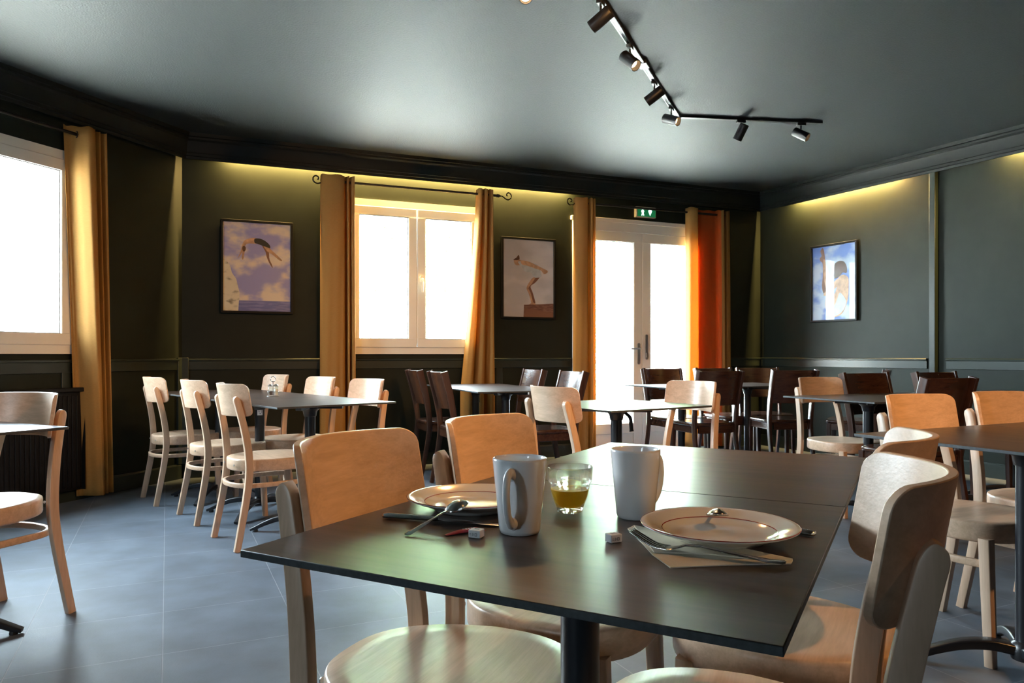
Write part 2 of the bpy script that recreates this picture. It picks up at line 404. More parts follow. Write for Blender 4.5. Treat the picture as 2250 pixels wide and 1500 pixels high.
# wainscot frames: upright battens and the corner posts
mb = MB()
mb.box(PX[0], PX[0] + .055, 0, .045, 0, 2.62, TR)
tag(build('trim_%d' % n_trim, mb, M['trim'], bevel=.004), kind='structure'); n_trim += 1
mb = MB(); mb.box(-.028, .05, 0, .030, .12, .985, TB); mb.box(0, .06, 0, .022, .12, .985, TL)
tag(build('trim_%d' % n_trim, mb, M['trim'], bevel=.003), kind='structure'); n_trim += 1
mb = MB()
for T, xs in ((TL, (1.0, 2.3)), (TB, (2.75,)), (TR, (3.35, 4.9))):
    for x in xs: mb.box(x, x + .07, 0, .012, .12, .89, T)
tag(build('trim_%d' % n_trim, mb, M['trim'], bevel=.003), kind='structure'); n_trim += 1
base = [(0, 0), (.018, 0), (.018, .108), (.010, .120), (0, .120)]
for nm, T, a, b in (('baseboard_left', TL, 0.02, 9.5), ('baseboard_back', TB, 0.02, DR[0] - .02), ('baseboard_corner', TB, DR[1] + .02, lenB), ('baseboard_right', TR, 0, 12.4)):
    mb = MB(); k = len(base); vs = []
    for x in (a, b): vs += [tuple(T @ Vector((x, o_, z))) for o_, z in base]
    mb.add(vs, [tuple(range(k)), tuple(range(k, 2 * k))] + [(q, (q + 1) % k, k + (q + 1) % k, k + q) for q in range(k)])
    tag(build(nm, mb, M['trim'], angle=30), kind='structure')

# ---------------------------------------------------------------- windows and door
def ring_frame(mb, x0, x1, z0, z1, w_, y0, y1, T, wb=None):
    wb = wb or w_
    mb.box(x0, x1, y0, y1, z1 - w_, z1, T); mb.box(x0, x1, y0, y1, z0, z0 + wb, T)
    mb.box(x0, x0 + w_, y0, y1, z0 + wb, z1 - w_, T); mb.box(x1 - w_, x1, y0, y1, z0 + wb, z1 - w_, T)
def handle_mb(T, x, z, y=0.0):
    h = MB(); h.prism(rrect(.014, .034, .012, 4), 0, .012, T @ Matrix.Translation((x, y, z)) @ Matrix.Rotation(-pi / 2, 4, 'X'))
    h.sweep([T @ Vector(p) for p in spline([(x, y + .008, z), (x, y + .045, z), (x - .003, y + .055, z - .02), (x - .004, y + .052, z - .12)], 5)], ringc(.0085, 8), up=(0.3, .1, .9))
    return h
def window(n, T, x0, x1, leaves, handle=True, zz=WIN_Z):
    z0, z1 = zz; nm = 'window_%d' % n
    mb = MB(); ring_frame(mb, x0 - .012, x1 + .012, z0 - .01, z1 + .012, .062, -.06, .022, T)
    r = tag(build(nm, mb, M['pvc'], bevel=.004), kind='structure')
    wl = (x1 - x0 - .10) / leaves
    for i in range(leaves):
        a = x0 + .05 + wl * i; b = a + wl
        s = MB(); ring_frame(s, a + .003, b - .003, z0 + .050, z1 - .05, .078, -.045, .034, T)
        so = build('sash', s, M['pvc'], r, bevel=.006)
        g = MB(); ring_frame(g, a + .081, b - .081, z0 + .128, z1 - .128, .005, -.03, .02, T); build('gasket', g, M['pvc_dark'], so)
        g = MB(); g.box(a + .08, b - .08, -.012, -.006, z0 + .127, z1 - .127, T); build('pane', g, M['pane'], so)
        if handle and i == (1 if T is TB else 0) and leaves > 1:
            build('window_handle', handle_mb(T, a + .040 if T is TB else b - .04, 1.70, .034), M['pvc'], so)
    # outer reveal
    return r
window(1, TL, W1[0], W1[1], 3); window(2, TB, W2[0], W2[1], 2); window(3, TF, W_ADDED[0], W_ADDED[1], 1, False)  # the last window is unseen, added as a light source behind the camera
# double glazed door
mb = MB(); x0, x1 = DR
mb.box(x0, x0 + .06, -.06, .03, 0, 2.39, TB); mb.box(x1 - .06, x1, -.06, .03, 0, 2.39, TB)
mb.box(x0, x1, -.06, .03, 2.27, 2.39, TB); mb.box(x0 - .02, x1 + .02, -.03, .036, 2.36, 2.402, TB); mb.box(x0 + .06, x1 - .06, -.06, .0, 0, .02, TB)
door = tag(build('door_1', mb, M['pvc'], bevel=.004), kind='structure')
xm = s_back(1410, .02)
for a, b in ((x0 + .063, xm - .002), (xm + .002, x1 - .063)):
    s = MB(); s.box(a, b, -.04, .034, 2.17, 2.267, TB); s.box(a, a + .10, -.04, .034, .022, 2.17, TB); s.box(b - .10, b, -.04, .034, .022, 2.17, TB)
    s.box(a + .10, b - .10, -.04, .034, .20, .305, TB); s.box(a + .10, b - .10, -.04, .034, .022, .07, TB)
    s.box(a + .10, b - .10, -.03, .018, .07, .20, TB)
    so = build('door_leaf', s, M['pvc'], door, bevel=.004)
    g = MB(); ring_frame(g, a + .10, b - .10, .305, 2.17, .006, -.03, .02, TB); build('gasket', g, M['pvc_dark'], so)
    g = MB(); g.box(a + .1, b - .1, -.012, -.006, .304, 2.171, TB); build('pane', g, M['pane'], so)
    h = MB()
    if b < xm:
        hx = b - .045; h.prism(rrect(.016, .11, .014, 4), 0, .010, TB @ Matrix.Translation((hx, .034, 1.02)) @ Matrix.Rotation(-pi / 2, 4, 'X'))
        h.sweep([TB @ Vector(p) for p in spline([(hx, .04, 1.075), (hx, .075, 1.075), (hx - .02, .085, 1.075), (hx - .12, .08, 1.07)], 5)], ringc(.009, 8))
    else:
        hx = a + .045; h.prism(rrect(.015, .13, .013, 4), 0, .010, TB @ Matrix.Translation((hx, .034, 1.09)) @ Matrix.Rotation(-pi / 2, 4, 'X'))
        h.box(hx - .008, hx + .008, .04, .062, .98, 1.03, TB)
    build('door_handle', h, M['steel_d'], so)

def portal(T, x0, x1, z0, z1, n):
    ld = bpy.data.lights.new('daylight_portal', 'AREA'); ld.shape = 'RECTANGLE'; ld.size = x1 - x0; ld.size_y = z1 - z0
    ld.cycles.is_portal = True
    o = bpy.data.objects.new('daylight_portal', ld); COL.objects.link(o)
    c_ = T @ Vector(((x0 + x1) / 2, -.29, (z0 + z1) / 2)); o.location = c_
    zz = Vector((-n.x, -n.y, 0)); yy = Vector((0, 0, 1)); xx = yy.cross(zz)
    o.rotation_euler = Matrix((xx, yy, zz)).transposed().to_euler()
for T, a, n in ((TL, W1, nL), (TB, W2, nB), (TF, W_ADDED, nF)): portal(T, a[0], a[1], *WIN_Z, n)
portal(TB, DR[0], DR[1], 0.02, 2.39, nB)

# ---------------------------------------------------------------- cove lights behind the cornice
def cove(T, a, b, n, label, power):
    t = empty('cove_light_strip', label, 'light strip', tuple(T @ Vector(((a + b) / 2, 0, 2.70))), group='cove light strips hidden behind the cornice')
    mb = MB(); c0 = t.location
    mb.box(a, b, .004, .012, 2.69, 2.70, Matrix.Translation(-c0) @ T); build('diffuser', mb, M['led'], t)
    mb = MB(); mb.box(a, b, .002, .014, 2.7005, 2.706, Matrix.Translation(-c0) @ T); build('rail', mb, M['black'], t)
    ld = bpy.data.lights.new('cove_glow', 'AREA'); ld.shape = 'RECTANGLE'; ld.size = b - a; ld.size_y = .006; ld.energy = power; ld.color = (1.0, .64, .20)
    o = bpy.data.objects.new('cove_glow', ld); COL.objects.link(o); o.parent = t
    o.location = (T @ Vector(((a + b) / 2, .042, 2.685))) - c0
    d = (T.to_3x3() @ Vector((1, 0, 0)))
    o.rotation_euler = (0, 0, math.atan2(d.y, d.x))
cove(TB, s_back(495), s_back(1250), nB, 'warm light strip behind the cornice above the two wall pictures beside the window', 210)
cove(TR, s_right(1750), s_right(1975), nR, 'warm light strip behind the cornice above the picture on the right wall', 120)
cove(TR, s_right(2215), s_right(2215) + 1.5, nR, 'warm light strip behind the cornice at the right edge of the photo', 120)

# ---------------------------------------------------------------- curtains and rods
def curtain(name, T, x, y, path, z0, z1, label, mats=None, flare=None, split=None, gr='long eyelet curtains'):
    """path: plan points (dx, dy) at the top; flare(t) -> (scale, shift) with t = 0 top .. 1 bottom"""
    p = spline([(a, b, 0) for a, b in path], 7); n = len(p); rows = 40
    t_ = empty(name, label, 'curtain', tuple(T @ Vector((x, y, z0))), group=gr)
    c0 = Vector(t_.location); TT = Matrix.Translation(-c0) @ T
    vs = []; fs = []; mi = []
    for r in range(rows + 1):
        t = r / rows; z = z1 + (z0 - z1) * t
        sc, shf = flare(t) if flare else (1, 0)
        for i, q in enumerate(p):
            wob = .004 * sin(i * .9 + t * 5) * t
            top = -.004 * (1 + cos(i * .45)) if r == 0 else 0
            vs.append(tuple(TT @ Vector((x + q.x * sc + shf, y + q.y * (1 + .12 * t) + wob, z + top))))
    for r in range(rows):
        for i in range(n - 1):
            fs.append((r * n + i, r * n + i + 1, (r + 1) * n + i + 1, (r + 1) * n + i))
            mi.append(1 if split and split[0] <= i / n < split[1] else 0)
    mb = MB(); mb.v = vs; mb.f = fs; mb.m = mi
    o = build('cloth', mb, mats or [M['ochre']], t_, angle=80, recalc=False)
    so = o.modifiers.new('thick', 'SOLIDIFY'); so.thickness = .003; so.offset = 0
    return t_
ROD_OFF = .095
def rod(T, xa, xb, z, label, ends, off=ROD_OFF):
    c = T @ Vector(((xa + xb) / 2, off, z)); t = empty('curtain_rod', label, 'curtain rod', tuple(c), group='dark iron curtain rods')
    TT = Matrix.Translation(-c) @ T
    mb = MB(); mb.sweep([TT @ Vector((xa, off, z)), TT @ Vector((xb, off, z))], ringc(.011, 14)); build('pole', mb, M['rod'], t)
    for x, sgn in ((xa, -1), (xb, 1)):
        m2 = MB(); m2.box(x - sgn * .10 - .008, x - sgn * .10 + .008, .001, off - .005, z - .007, z + .007, TT)
        m2.prism(rrect(.02, .035, .008), 0, .006, TT @ Matrix.Translation((x - sgn * .10, .001, z)) @ Matrix.Rotation(-pi / 2, 4, 'X'))
        build('bracket', m2, M['rod'], t)
        if (sgn == -1 and 'a' in ends) or (sgn == 1 and 'b' in ends):
            m3 = MB(); m3.lathe([(0, -.02), (.015, -.018), (.017, -.01), (.013, -.004), (.017, .004), (.012, .012), (.008, .02), (0, .021)], 14,
                                T=TT @ Matrix.Translation((x, off, z)) @ Matrix.Rotation(pi / 2 * sgn, 4, 'Y'))
            pts = [(0, 0), (.03, -.004), (.055, -.022), (.085, -.030), (.112, -.012), (.115, .018), (.095, .036), (.074, .028), (.070, .012), (.079, .004)]
            m3.sweep([TT @ Vector((x + sgn * (.015 + a), off, z + b)) for a, b in [(q.x, q.y) for q in spline([(a, b, 0) for a, b in pts], 6)]], ringc(.0062, 8), up=tuple(T.to_3x3() @ Vector((0, 1, 0))))
            build('scroll_finial', m3, M['rod'], t)
    return t
def ring_eye(T, x, off, z, t, tilt):
    mb = MB(); pts = [(.021 * cos(2 * pi * i / 20), .021 * sin(2 * pi * i / 20)) for i in range(20)]
    TT = Matrix.Translation(-Vector(t.location)) @ T @ Matrix.Translation((x, off, z)) @ Matrix.Rotation(tilt, 4, 'Z')
    mb.sweep([TT @ Vector((0, a, b)) for a, b in pts], ringc(.0035, 6), up=(.9, .1, .3), closed=True)
    build('eyelet', mb, M['rod'], t)
# window 2
rz2 = 2.515
rod(TB, s_back(722, ROD_OFF), s_back(1095, ROD_OFF), rz2, 'dark iron curtain rod with scroll ends above the double window', 'ab')
xA, xB_ = s_back(705, .10), s_back(779, .10)
wA = xB_ - xA
pathA = [(0, -.02), (.01, .03), (.06, .055), (.13, .058), (.175, .045), (.187, .0), (.180, -.045), (.200, -.02), (.205, .035), (.219, .035), (.221, -.03), (.235, -.02), (.24, .04), (.262, .035), (.268, -.03)]
kx = wA / .268
c2 = curtain('eyelet_curtain', TB, xA, ROD_OFF, [(a * kx, b) for a, b in pathA], .03, 2.565, 'ochre eyelet curtain hanging straight left of the double window',
             flare=lambda t: (1 + .06 * t, -.005 * t))
ring_eye(TB, xA + .045, ROD_OFF, rz2, c2, .5)
xA, xB_ = s_back(1049, .10), s_back(1083, .10)
pathB = [(0, -.03), (.012, .03), (.035, .045), (.048, .0), (.052, -.03), (.064, .03), (.085, .045), (.098, .01), (.104, -.03), (.115, .02), (.138, .04), (.15, -.01)]
kx = (xB_ - xA) / .15
def flB(t):
    s_ = min(1, t / .75); s_ = s_ ** 1.3
    return 1 + 1.15 * s_, -.155 * s_
c3 = curtain('eyelet_curtain', TB, xA, ROD_OFF, [(a * kx, b) for a, b in pathB], .03, 2.565, 'ochre eyelet curtain flaring outwards right of the double window', flare=flB)
# door curtains
rod(TB, s_back(1273, ROD_OFF), s_back(1592, ROD_OFF), rz2, 'dark iron curtain rod above the glazed garden door', 'a')
xA, xB_ = s_back(1263, .10), s_back(1308, .10); kx = (xB_ - xA) / .2
pathC = [(0, -.02), (.006, .03), (.05, .055), (.10, .052), (.118, .02), (.120, -.04), (.132, -.01), (.140, .045), (.158, .045), (.165, -.01), (.170, -.04), (.182, .03), (.2, .01)]
c4 = curtain('eyelet_curtain', TB, xA, ROD_OFF, [(a * kx, b) for a, b in pathC], .03, 2.565, 'narrow ochre eyelet curtain left of the glazed garden door',
             flare=lambda t: (1 + .05 * t, -.008 * t))
xA, xB_ = s_back(1509, .10), s_back(1601, .10); kx = (xB_ - xA) / .46
pathD = [(0, -.02), (.02, .04), (.08, .055), (.11, .02), (.125, -.03), (.145, -.045), (.20, -.035), (.26, -.03), (.32, -.02), (.335, .02), (.35, .045), (.38, .05), (.395, .0), (.41, -.03), (.425, .03), (.46, .02)]
c5 = curtain('eyelet_curtain', TB, xA, ROD_OFF, [(a * kx, b) for a, b in pathD], .03, 2.565, 'wide curtain with a glowing orange middle right of the garden door',
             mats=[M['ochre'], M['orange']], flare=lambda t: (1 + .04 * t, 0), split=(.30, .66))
ring_eye(TB, xA + .05, ROD_OFF, rz2, c5, .4)
# left wall curtain (x runs towards the camera)
rod(TL, s_left(182, ROD_OFF) - .12, s_left(182, ROD_OFF) + 2.0, rz2, 'dark curtain rod above the window at the left edge', '', )
xA, xB_ = s_left(230, .10), s_left(152, .10); kx = (xB_ - xA) / .30
pathE = [(0, -.03), (.008, .03), (.03, .04), (.04, -.02), (.048, -.035), (.058, .02), (.08, .04), (.09, -.02), (.10, -.035), (.115, .035), (.15, .065), (.19, .065), (.225, .02), (.25, -.03), (.28, -.045), (.30, -.05)]
def flE(t): return 1 - .22 * t, -.05 * t * kx
c1 = curtain('eyelet_curtain', TL, xA, ROD_OFF, [(a * kx, b) for a, b in pathE], .03, 2.575, 'ochre eyelet curtain on the left wall beside the black radiator', flare=flE)
ring_eye(TL, xA + .236 * kx, ROD_OFF, rz2, c1, -.4)

# ---------------------------------------------------------------- radiator
xr0 = s_left(187, .09)
t = empty('radiator', 'black ribbed panel radiator under the left window', 'radiator', tuple(TL @ Vector((xr0 + .7, .07, .06))))
TT = Matrix.Translation(-Vector(t.location)) @ TL
mb = MB(); mb.box(xr0, xr0 + 1.5, .035, .06, .08, .76, TT)
n = 44
for i in range(n): x = xr0 + .02 + i * (1.46 / n); mb.box(x, x + .024, .06, .066, .10, .73, TT)
build('front_panel', mb, M['radiator'], t, bevel=.004)
mb = MB(); mb.box(xr0 - .004, xr0 + 1.504, .030, .088, .755, .785, TT); build('top_grille', mb, M['radiator'], t, bevel=.005)
mb = MB(); mb.box(xr0 - .005, xr0, .030, .088, .08, .76, TT); build('side_cover', mb, M['radiator'], t)
for x in (xr0 + .2, xr0 + 1.3):
    mb = MB(); mb.box(x, x + .03, .0, .036, 0.0, .7, TT @ Matrix.Translation((0, .001, -.0))); build('bracket', mb, M['radiator'], t)

# ---------------------------------------------------------------- exit sign
sx0, sx1 = s_back(1396, .03), s_back(1440, .03)
t = empty('exit_sign', 'small lit green emergency exit sign above the glazed door', 'exit sign', tuple(TB @ Vector(((sx0 + sx1) / 2, 0, 2.49))))
TT = Matrix.Translation(-Vector(t.location)) @ TB
mb = MB(); mb.box(sx0, sx1, .001, .045, 2.435, 2.545, TT); build('housing', mb, M['signbody'], t, bevel=.006)
mb = MB(); mb.box(sx0 + .018, sx1 - .008, .045, .048, 2.443, 2.520, TT); f_ = build('sign_face', mb, M['signgreen'], t)
mb = MB()
def disc(mb, cx, cz, r, y, T, sx=1, sz=1): mb.prism([(cx + r * cos(a) * sx, cz + r * sin(a) * sz) for a in [2 * pi * i / 16 for i in range(16)]], -.001, .001, T @ Matrix(((1, 0, 0, 0), (0, 0, 1, y), (0, 1, 0, 0), (0, 0, 0, 1))))
cxs = (sx0 + sx1) / 2
disc(mb, cxs - .045, 2.496, .016, .0495, TT)
XZ = lambda y: TT @ Matrix(((1, 0, 0, 0), (0, 0, 1, y), (0, 1, 0, 0), (0, 0, 0, 1)))
mb.prism([(cxs - .06, 2.452), (cxs - .052, 2.452), (cxs - .045, 2.470), (cxs - .035, 2.452), (cxs - .028, 2.455), (cxs - .036, 2.485), (cxs - .052, 2.485)], -.001, .001, XZ(.0495))
build('running_figure', mb, M['signwhite'], f_); mb = MB(); mb.prism([(cxs + .024, 2.505), (cxs + .031, 2.515), (cxs + .059, 2.515), (cxs + .066, 2.505), (cxs + .062, 2.490), (cxs + .045, 2.455), (cxs + .028, 2.490)], -.001, .001, XZ(.0495))
build('arrow', mb, M['signwhite'], f_)

# ---------------------------------------------------------------- pictures
def picture(T, xc, zc, label, W_, H_, painter, flip=False):
    t = empty('framed_picture', label, 'picture', tuple(T @ Vector((xc, .012, zc))), group='framed diver pictures')
    TT = Matrix.Translation(-Vector(t.location)) @ T @ Matrix.Translation((xc, 0, zc))
    mb = MB(); ring_frame(mb, -W_ / 2, W_ / 2, -H_ / 2, H_ / 2, .020, .004, .030, TT); build('frame', mb, M['frame'], t, bevel=.003)
    w2, h2 = W_ / 2 - .019, H_ / 2 - .019
    # the print: local x right as seen from the room
    PR = TT @ Matrix(((1, 0, 0, 0), (0, 0, 1, .010), (0, 1, 0, 0), (0, 0, 0, 1)))
    if flip: PR = PR @ Matrix.Scale(-1, 4, (1, 0, 0))
    def S(mat, pts, lay, nm='printed_area', par=None, sm=True):
        q = [(a * w2, b * h2) for a, b in pts]
        if sm: q = [(v.x, v.y) for v in spline([(a, b, 0) for a, b in q], 5, closed=True)]
        m_ = MB(); m_.prism(q, lay * .0007, lay * .0007 + .0006, PR)
        return build(nm, m_, mat, par or t, recalc=True)
    painter(S)
    mb = MB(); mb.box(-w2, w2, .020, .0215, -h2, h2, TT); build('glass', mb, M['picglass'], t)
full = [(-1, -1), (1, -1), (1, 1), (-1, 1)]
def art1(S):
    p = S(M['sky1'], full, 0, 'print', sm=False)
    S(M['sea1'], [(-1, -1), (1, -1), (1, -.76), (-1, -.76)], 1, 'painted_sea', p, False)
    S(M['rock1'], [(-1, -1), (-.56, -1), (-.54, -.75), (-.52, -.6), (-.58, -.4), (-.62, -.28), (-.74, -.15), (-.80, .02), (-.9, .12), (-1, .17)], 2, 'painted_rock', p, False)
    S(M['p_skin'], [(-.44, .50), (-.36, .60), (-.15, .66), (.02, .64), (.0, .54), (-.12, .53), (-.30, .52), (-.38, .44), (-.48, .28), (-.58, .18), (-.50, .32)], 2, 'painted_diver', p)
    S(M['p_skin'], [(-.44, .48), (-.36, .46), (-.38, .30), (-.42, .16), (-.46, .20), (-.44, .34)], 3, 'painted_diver', p)
    S(M['p_skin'], [(.16, .54), (.32, .50), (.40, .42), (.58, .30), (.74, .18), (.66, .18), (.45, .30), (.28, .38)], 3, 'painted_diver', p)
    S(M['p_skin_d'], [(.14, .50), (.26, .50), (.34, .36), (.36, .20), (.44, .06), (.45, .0), (.36, .10), (.28, .24), (.24, .36)], 2, 'painted_diver', p)
    S(M['p_hair'], [(-.44, .44), (-.40, .47), (-.345, .44), (-.35, .37), (-.40, .34), (-.44, .38)], 5, 'painted_head', p)
    S(M['p_black'], [(-.08, .64), (.08, .65), (.24, .60), (.36, .52), (.38, .45), (.26, .47), (.12, .50), (.0, .53), (-.08, .55)], 4, 'painted_swimsuit', p)
def art2(S):
    p = S(M['sky2'], full, 0, 'print', sm=False)
    S(M['plinth2'], [(-.20, -1), (1, -1), (1, -.63), (.4, -.66), (-.18, -.68)], 1, 'painted_block', p, False)
    S(M['p_skin_d'], [(-.18, -1), (.98, -1), (.98, -.88), (-.14, -.76)], 2, 'painted_block', p, False)
    S(M['p_skin'], [(.20, .04), (.44, .06), (.26, -.10), (.06, -.20), (.14, -.35), (.24, -.62), (.30, -.66), (.0, -.67), (.1, -.62), (.0, -.38), (-.08, -.24), (.06, -.06)], 2, 'painted_diver', p)
    S(M['p_skin_d'], [(.30, .04), (.44, .05), (.26, -.10), (.08, -.20), (.16, -.36), (.27, -.62), (.18, -.60), (.08, -.36), (.0, -.24), (.14, -.12)], 3, 'painted_diver', p)
    S(M['p_white'], [(-.42, .42), (-.20, .44), (.10, .42), (.36, .36), (.48, .18), (.50, .06), (.22, .04), (.10, .16), (-.14, .18), (-.26, .28)], 4, 'painted_bathing_suit', p)
    S(M['p_skin'], [(-.30, .46), (.0, .44), (.30, .36), (.58, .28), (.76, .22), (.72, .16), (.60, .14), (.50, .22), (.26, .27), (-.05, .33), (-.26, .36)], 5, 'painted_diver', p)
    S(M['p_skin'], [(-.58, .46), (-.46, .50), (-.32, .47), (-.26, .38), (-.42, .33), (-.54, .36)], 3, 'painted_head', p)
    S(M['p_hair'], [(-.60, .47), (-.48, .53), (-.40, .60), (-.36, .50), (-.46, .46)], 6, 'painted_hair', p)
def art3(S):
    p = S(M['sky3'], full, 0, 'print', sm=False)
    S(M['p_skin_d'], [(-.58, .94), (-.50, .97), (-.44, .86), (-.38, .60), (-.24, .30), (-.08, .10), (.05, -.05), (-.1, -.30), (-.42, -.30), (-.54, -.10), (-.50, .25), (-.52, .55), (-.62, .62), (-.64, .70), (-.56, .76), (-.62, .88)], 2, 'painted_diver', p)
    S(M['p_skin'], [(-.46, .66), (-.38, .58), (-.28, .30), (-.16, .08), (-.06, -.12), (-.32, -.16), (-.44, .1), (-.48, .4)], 3, 'painted_diver', p)
    S(M['p_skin'], [(.20, .10), (.44, .18), (.66, .08), (.68, -.20), (.64, -.48), (.42, -.82), (.06, -.93), (-.24, -.84), (-.38, -.64), (-.34, -.36), (-.06, -.38), (.12, -.2)], 3, 'painted_diver', p)
    S(M['p_white'], [(.34, -.30), (.56, -.52), (.44, -.76), (.10, -.90), (-.20, -.84), (-.32, -.66), (-.20, -.60), (.0, -.66), (.16, -.46), (.24, -.32)], 4, 'painted_bathing_suit', p)
    S(M['p_skin'], [(.36, .12), (.10, .06), (-.16, -.14), (-.40, -.24), (-.46, -.32), (-.30, -.34), (-.02, -.22), (.22, -.06)], 5, 'painted_arm', p)
    S(M['p_hair'], [(-.12, .32), (.02, .48), (.24, .56), (.48, .52), (.60, .36), (.58, .22), (.42, .24), (.26, .14), (.06, .10), (-.10, .16)], 5, 'painted_hair', p)
picture(TB, (s_back(487) + s_back(641)) / 2, 1.75, 'framed picture of a diver arching over the sea beside a pale rock', .58, .785, art1)
picture(TB, (s_back(1101) + s_back(1218)) / 2, 1.752, 'framed picture of a diver in white crouching forward on a block', .575, .79, art2)
picture(TR, (s_right(1786) + s_right(1884)) / 2, 1.735, 'framed picture of a diver folded double against a blue sky', .555, .785, art3)

# ---------------------------------------------------------------- track lights
ZT = 2.79
pA, pB, pC = Vector((1.242, 5.53, ZT)), Vector((2.375, 5.675, ZT)), Vector((.20, 3.15, ZT))
t = empty('lighting_track', 'black angled lighting track on the ceiling carrying the spotlights', 'lighting track', tuple(pA))
def rail(a, b, grooves=True):
    a = a - pA; b = b - pA; d = (b - a).normalized(); mb = MB()
    mb.sweep([a, b], rrect(.018, .0095, .002, 1))
    return build('rail', mb, M['black'], t)
def rail_strip(a, b, r):
    a = a - pA; b = b - pA; d = (b - a).normalized(); sdv = Vector((-d.y, d.x, 0)); mb = MB()
    for s_ in (-.0105, .0105):
        mb.sweep([a + sdv * s_ + Vector((0, 0, -.0105)) + d * .03, b + sdv * s_ + Vector((0, 0, -.0105)) - d * .03], rrect(.0032, .001, .0005, 1))
    build('conductor', mb, M['steel_d'], r)
j1 = pA + (pC - pA) * .42
r1 = rail(pC, j1); r2 = rail(j1, pA); r3 = rail(pA, pB)
rail_strip(pC, j1, r1); rail_strip(j1, pA, r2)
mb = MB(); mb.box(-.03, .03, -.05, .05, -.014, .009, Matrix.Translation(j1 - pA) @ Matrix.Rotation(math.atan2((pA - pC).y, (pA - pC).x) - pi / 2, 4, 'Z')); build('joint', mb, M['black'], t, bevel=.003)
mb = MB(); mb.lathe([(0, -.013), (.026, -.013), (.026, .0085), (0, .0085)], 20); build('joint', mb, M['black'], t, bevel=.002)
def spot(p, aim, label, power, lit=True, blend=.6, ang=60, al=1.16):
    o = empty('track_spotlight', label, 'spotlight', (p.x, p.y, ZT - .013), group='cylindrical spotlights on the ceiling track')
    mb = MB(); mb.box(-.035, .035, -.014, .014, -.016, .0015, Matrix.Rotation(al, 4, 'Z')); build('adapter', mb, M['black'], o, bevel=.003)
    mb = MB(); mb.lathe([(0, -.068), (.006, -.068), (.006, -.018), (0, -.018)], 12); build('stem', mb, M['black'], o)
    d = Vector(aim).normalized(); hc = Vector((0, 0, -.085)); q = d.to_track_quat('Z', 'Y').to_matrix().to_4x4(); T = Matrix.Translation(hc) @ q
    mb = MB(); mb.lathe([(0, -.062), (.031, -.062), (.034, -.058), (.034, .060), (.031, .060), (.0305, .045), (.026, .030), (0, .029)], 32, T=T); h = build('lamp_head', mb, M['black'], o, angle=40)
    mb = MB(); mb.lathe([(0, .031), (.025, .032), (.0235, .035), (0, .036)], 24, T=T); build('lens', mb, M['glow'] if lit else M['black'], h)
    if lit:
        ld = bpy.data.lights.new('spot_beam', 'SPOT'); ld.energy = power; ld.color = (1.0, .50, .17); ld.spot_size = R(ang); ld.spot_blend = blend; ld.shadow_soft_size = .025
        lo = bpy.data.objects.new('spot_beam', ld); COL.objects.link(lo); lo.parent = o
        lo.location = hc + d * .07; lo.rotation_euler = d.to_track_quat('-Z', 'Y').to_euler()
    return o
def on_track(u, a, b):
    r = (u - 1125) / F; d = b - a; k = (r * a.y - a.x) / (d.x - r * d.y); return a + d * k
spot(on_track(1320, pC, pA), (-.75, .45, -.50), 'track spotlight nearest the viewer, turned to the left', 60)
spot(on_track(1384, pC, pA), (.50, -.50, -.65), 'second track spotlight, its lit opening turned towards the viewer', 60, ang=70)
spot(on_track(1438, pC, pA), (-.80, .40, -.55), 'third track spotlight, dark back turned towards the viewer', 70)
spot(on_track(1475, pC, pA), (.62, -.55, -.35), 'fourth track spotlight, lit opening, hanging beside the bend of the track', 60, ang=70)
spot(on_track(1628, pA, pB), (-.35, .45, -.85), 'spotlight midway along the short branch of the track', 50, al=.127)
spot(on_track(1760, pA, pB), (.62, -.45, -.50), 'spotlight at the far right end of the track', 50, ang=70, al=.127)
# second track over the foreground tables, its last lamp glowing at the top edge of the photo
q0, q1 = Vector((.03, 3.50, ZT)), Vector((2.7, .2, ZT))
t2 = empty('lighting_track', 'black lighting track at the top edge holding the glaring lamp', 'lighting track', tuple(q0))
mb = MB(); mb.sweep([(0, 0, 0), tuple(q1 - q0)], rrect(.018, .0095, .002, 1)); build('rail', mb, M['black'], t2)
spot(q0 + (q1 - q0) * .0117, (.03, -.75, -.45), 'glaring warm spotlight at the top edge of the photo', 40, ang=95)
for k, aim, pw, wh in ((.36, (-.52, 1.0, -.22), 105, 'added second'), (.50, (-1.0, .55, -1.2), 150, 'third'), (.62, (-.2, 1.0, -.75), 110, 'fourth'), (.80, (-1.1, 1.1, -1.3), 120, 'fifth'), (.93, (-.1, 1.1, -.75), 130, 'last')):  # first entry is an extra lamp added to brighten the double window's frames
    spot(q0 + (q1 - q0) * k, aim, '%s warm spotlight from the glaring lamp along the overhead foreground track' % wh, pw, ang=75, al=-.91)

